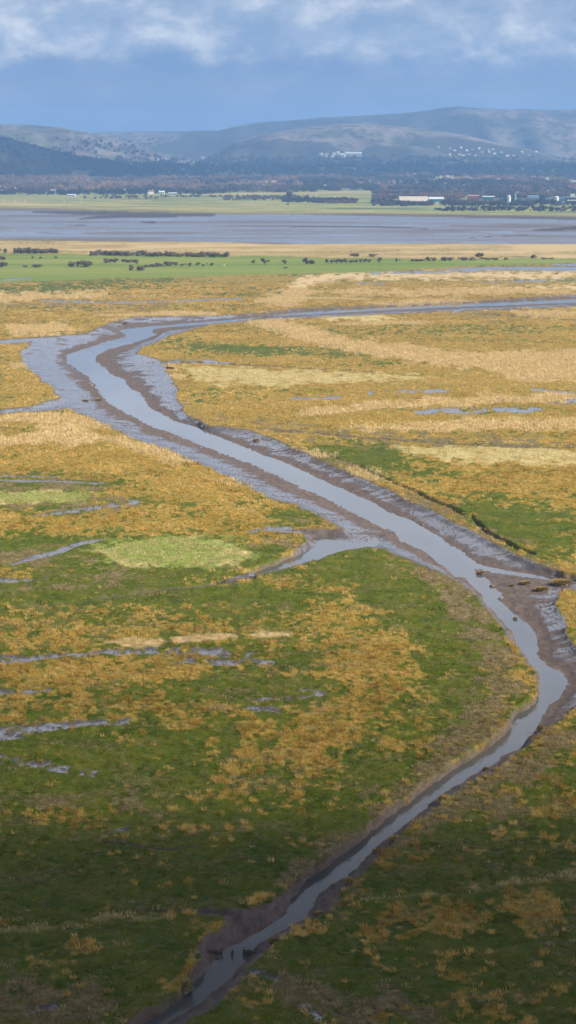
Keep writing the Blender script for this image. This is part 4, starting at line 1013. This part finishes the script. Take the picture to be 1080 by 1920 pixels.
# unseen cumulus added on the sun side; its tapered edge darkens the near marsh
CB = 900.0
off = S / S.z * CB
nx, ny = 60, 90
cx = np.linspace(-1000, 1000, nx); cy = np.linspace(-1400, 520, ny)
CX, CY = np.meshgrid(cx, cy)
e = np.interp(CY + (fbm(CX / 180, CY / 180, 3, 200) - .5) * 50, [110, 145, 165, 190, 222, 262, 315, 390, 460], [1, 1, .83, .54, .29, .16, .05, .01, 0]) * sstep(1000, 700, np.abs(CX)) * sstep(-1400, -1000, CY)
top = CB + 2 + 330 * e * (.75 + .5 * fbm(CX / 220, CY / 220, 3, 201)); bot = CB - 30 * e * fbm(CX / 150, CY / 150, 2, 202)
vt = np.stack([CX + off.x, CY + off.y, top], -1).reshape(-1, 3); vb = np.stack([CX + off.x, CY + off.y, bot], -1).reshape(-1, 3)
def shade_cloud2():  # second unseen cumulus, placed out of frame to shade the left hill and woods
    u = np.linspace(-2600, 1500, 70); v_ = np.linspace(4900, 8000, 50); X2, Y2 = np.meshgrid(u, v_)
    CB2 = 2600.0; o2 = S / S.z * CB2
    e2 = sstep(-2600, -2000, X2) * sstep(1500, 300, X2) * sstep(0, 550, Y2 - 5550 - 500 * sstep(-450, 50, X2)) * sstep(7400, 6800, Y2) * sstep(.25, .5, fbm(X2 / 700, Y2 / 700, 3, 210) + .12)
    tp = CB2 + 2 + 260 * e2 * (.7 + .6 * fbm(X2 / 260, Y2 / 260, 3, 211)); bt = CB2 - 20 * e2
    return np.concatenate([np.stack([X2 + o2.x, Y2 + o2.y, tp], -1).reshape(-1, 3), np.stack([X2 + o2.x, Y2 + o2.y, bt], -1).reshape(-1, 3)]), 70, 50
def slab_faces(nx, ny):
    a, b = np.meshgrid(np.arange(ny - 1), np.arange(nx - 1), indexing='ij'); k = (a * nx + b).ravel(); n = nx * ny
    ring = np.array([j for j in range(nx)] + [i * nx + nx - 1 for i in range(1, ny)] + [(ny - 1) * nx + j for j in range(nx - 2, -1, -1)] + [i * nx for i in range(ny - 2, 0, -1)]); r2 = np.roll(ring, -1)
    return np.concatenate([np.stack([k, k + 1, k + nx + 1, k + nx], -1), np.stack([k + n, k + nx + n, k + nx + 1 + n, k + 1 + n], -1), np.stack([ring, ring + n, r2 + n, r2], -1)])
cm = bpy.data.materials.new('shade_cloud_vapour'); N = NT(cm)
v = N.n('ShaderNodeVolumePrincipled', Density=.0070, Anisotropy=.3); v.inputs['Color'].default_value = (.9, .9, .92, 1); N.out(v.outputs[0], True)
link('shade_cloud', mk_mesh('shade_cloud', np.concatenate([vt, vb]), slab_faces(nx, ny), [cm]), kind='structure')
v2, n1, n2 = shade_cloud2(); link('shade_cloud', mk_mesh('shade_cloud', v2, slab_faces(n1, n2), [cm]), kind='structure')

# haze
hm = bpy.data.materials.new('haze_air'); N = NT(hm)
v = N.n('ShaderNodeVolumePrincipled', Density=.000105, Anisotropy=.0); v.inputs['Color'].default_value = (.27, .52, 1, 1); N.out(v.outputs[0], True)
bm = bmesh.new(); zt = 420; box(bm, -15800, 15800, -600, 15800, -63, zt)
link('haze', bm_mesh('haze', bm, [hm]), label='thin blue haze lying over the whole estuary', cat='haze', kind='stuff')

# sky
w = bpy.data.worlds.new('World'); SC.world = w; w.use_nodes = True
T_ = w.node_tree; T_.nodes.clear()
class NW(NT):
    def __init__(s, t): s.t = t
N = NW(T_)
sky = N.n('ShaderNodeTexSky', _sky_type='NISHITA', _sun_disc=False, _sun_elevation=SUN_EL, _sun_rotation=SUN_AZ, _air_density=1.0, _dust_density=1.0, _ozone_density=1.5)
tc = N.n('ShaderNodeTexCoord'); D = tc.outputs['Generated']
sep = N.n('ShaderNodeSeparateXYZ'); N.l(D, sep.inputs[0]); el = sep.outputs['Z']
def dn(sc, scale, det, rough):
    m = N.n('ShaderNodeMapping', Scale=sc); N.l(D, m.inputs['Vector']); return N.noise(m.outputs['Vector'], scale, det, rough)
big = dn((1, 1, 2.2), 9, 5, .55); puff = dn((1, 1, 1.7), 30, 8, .62)
shade = dn((1, 1, 2.6), 22, 5, .55)
body = N.math('ADD', N.math('MULTIPLY', big, .55), N.math('MULTIPLY', puff, .45))
cov = N.map(N.math('ADD', body, N.math('MULTIPLY', el, 2.2)), .50, .66)             # cover grows with height above the horizon
edge = N.map(el, .034, .052)
cov = N.math('MULTIPLY', cov, edge)
ccol = N.ramp(N.math('ADD', N.math('MULTIPLY', puff, .6), N.math('MULTIPLY', shade, .4)), [(.41, (2.2, 3.0, 4.3)), (.51, (3.3, 3.9, 4.9)), (.585, (5.2, 5.5, 6.0)), (.66, (7.0, 7.0, 7.1))])
band = N.math('MULTIPLY', N.map(el, .033, .045), N.map(el, .062, .048))
base = N.mix(N.map(el, .0, .10), (2.3, 2.85, 3.9), (2.05, 2.8, 4.2))
base = N.mix(N.map(dn((1, 1, 3.0), 24, 5, .6), .42, .68, 0, .5), base, (3.5, 4.0, 5.0))
base = N.mix(N.math('MULTIPLY', band, .8), base, (1.6, 2.5, 4.3))
mid = N.mix(N.map(el, .085, .13), ccol, N.ramp(puff, [(.35, (6.6, 7.7, 9.6)), (.6, (8.8, 9.2, 10.0))]))
high = N.mix(N.map(el, .26, .45), mid, (1.2, 1.25, 1.38))
veil = N.mix(N.map(el, .10, .35), base, sky.outputs[0])
col = N.mix(N.math('MULTIPLY', cov, .9), veil, high)
bg = N.n('ShaderNodeBackground', Strength=.085); N.l(col, bg.inputs['Color'])
ow = N.n('ShaderNodeOutputWorld'); N.l(bg.outputs[0], ow.inputs['Surface'])

# ------------------------------------------------------------------ camera and render
cam = bpy.data.cameras.new('camera'); cam.sensor_fit = 'VERTICAL'; cam.sensor_height = 36; cam.lens = F / 1920 * 36
cam.clip_start = 1; cam.clip_end = 60000
co = bpy.data.objects.new('camera', cam); COL.objects.link(co); co.location = (0, 0, CAMH); co.rotation_euler = (math.pi / 2 - PITCH, 0, 0)
SC.camera = co
SC.render.engine = 'CYCLES'
cy_ = SC.cycles
cy_.max_bounces = 6; cy_.diffuse_bounces = 2; cy_.glossy_bounces = 3; cy_.transmission_bounces = 3; cy_.volume_bounces = 1; cy_.transparent_max_bounces = 16
cy_.use_denoising = True
vs = SC.view_settings; vs.view_transform = 'Standard'; vs.look = 'None'; vs.exposure = .68; vs.gamma = 1
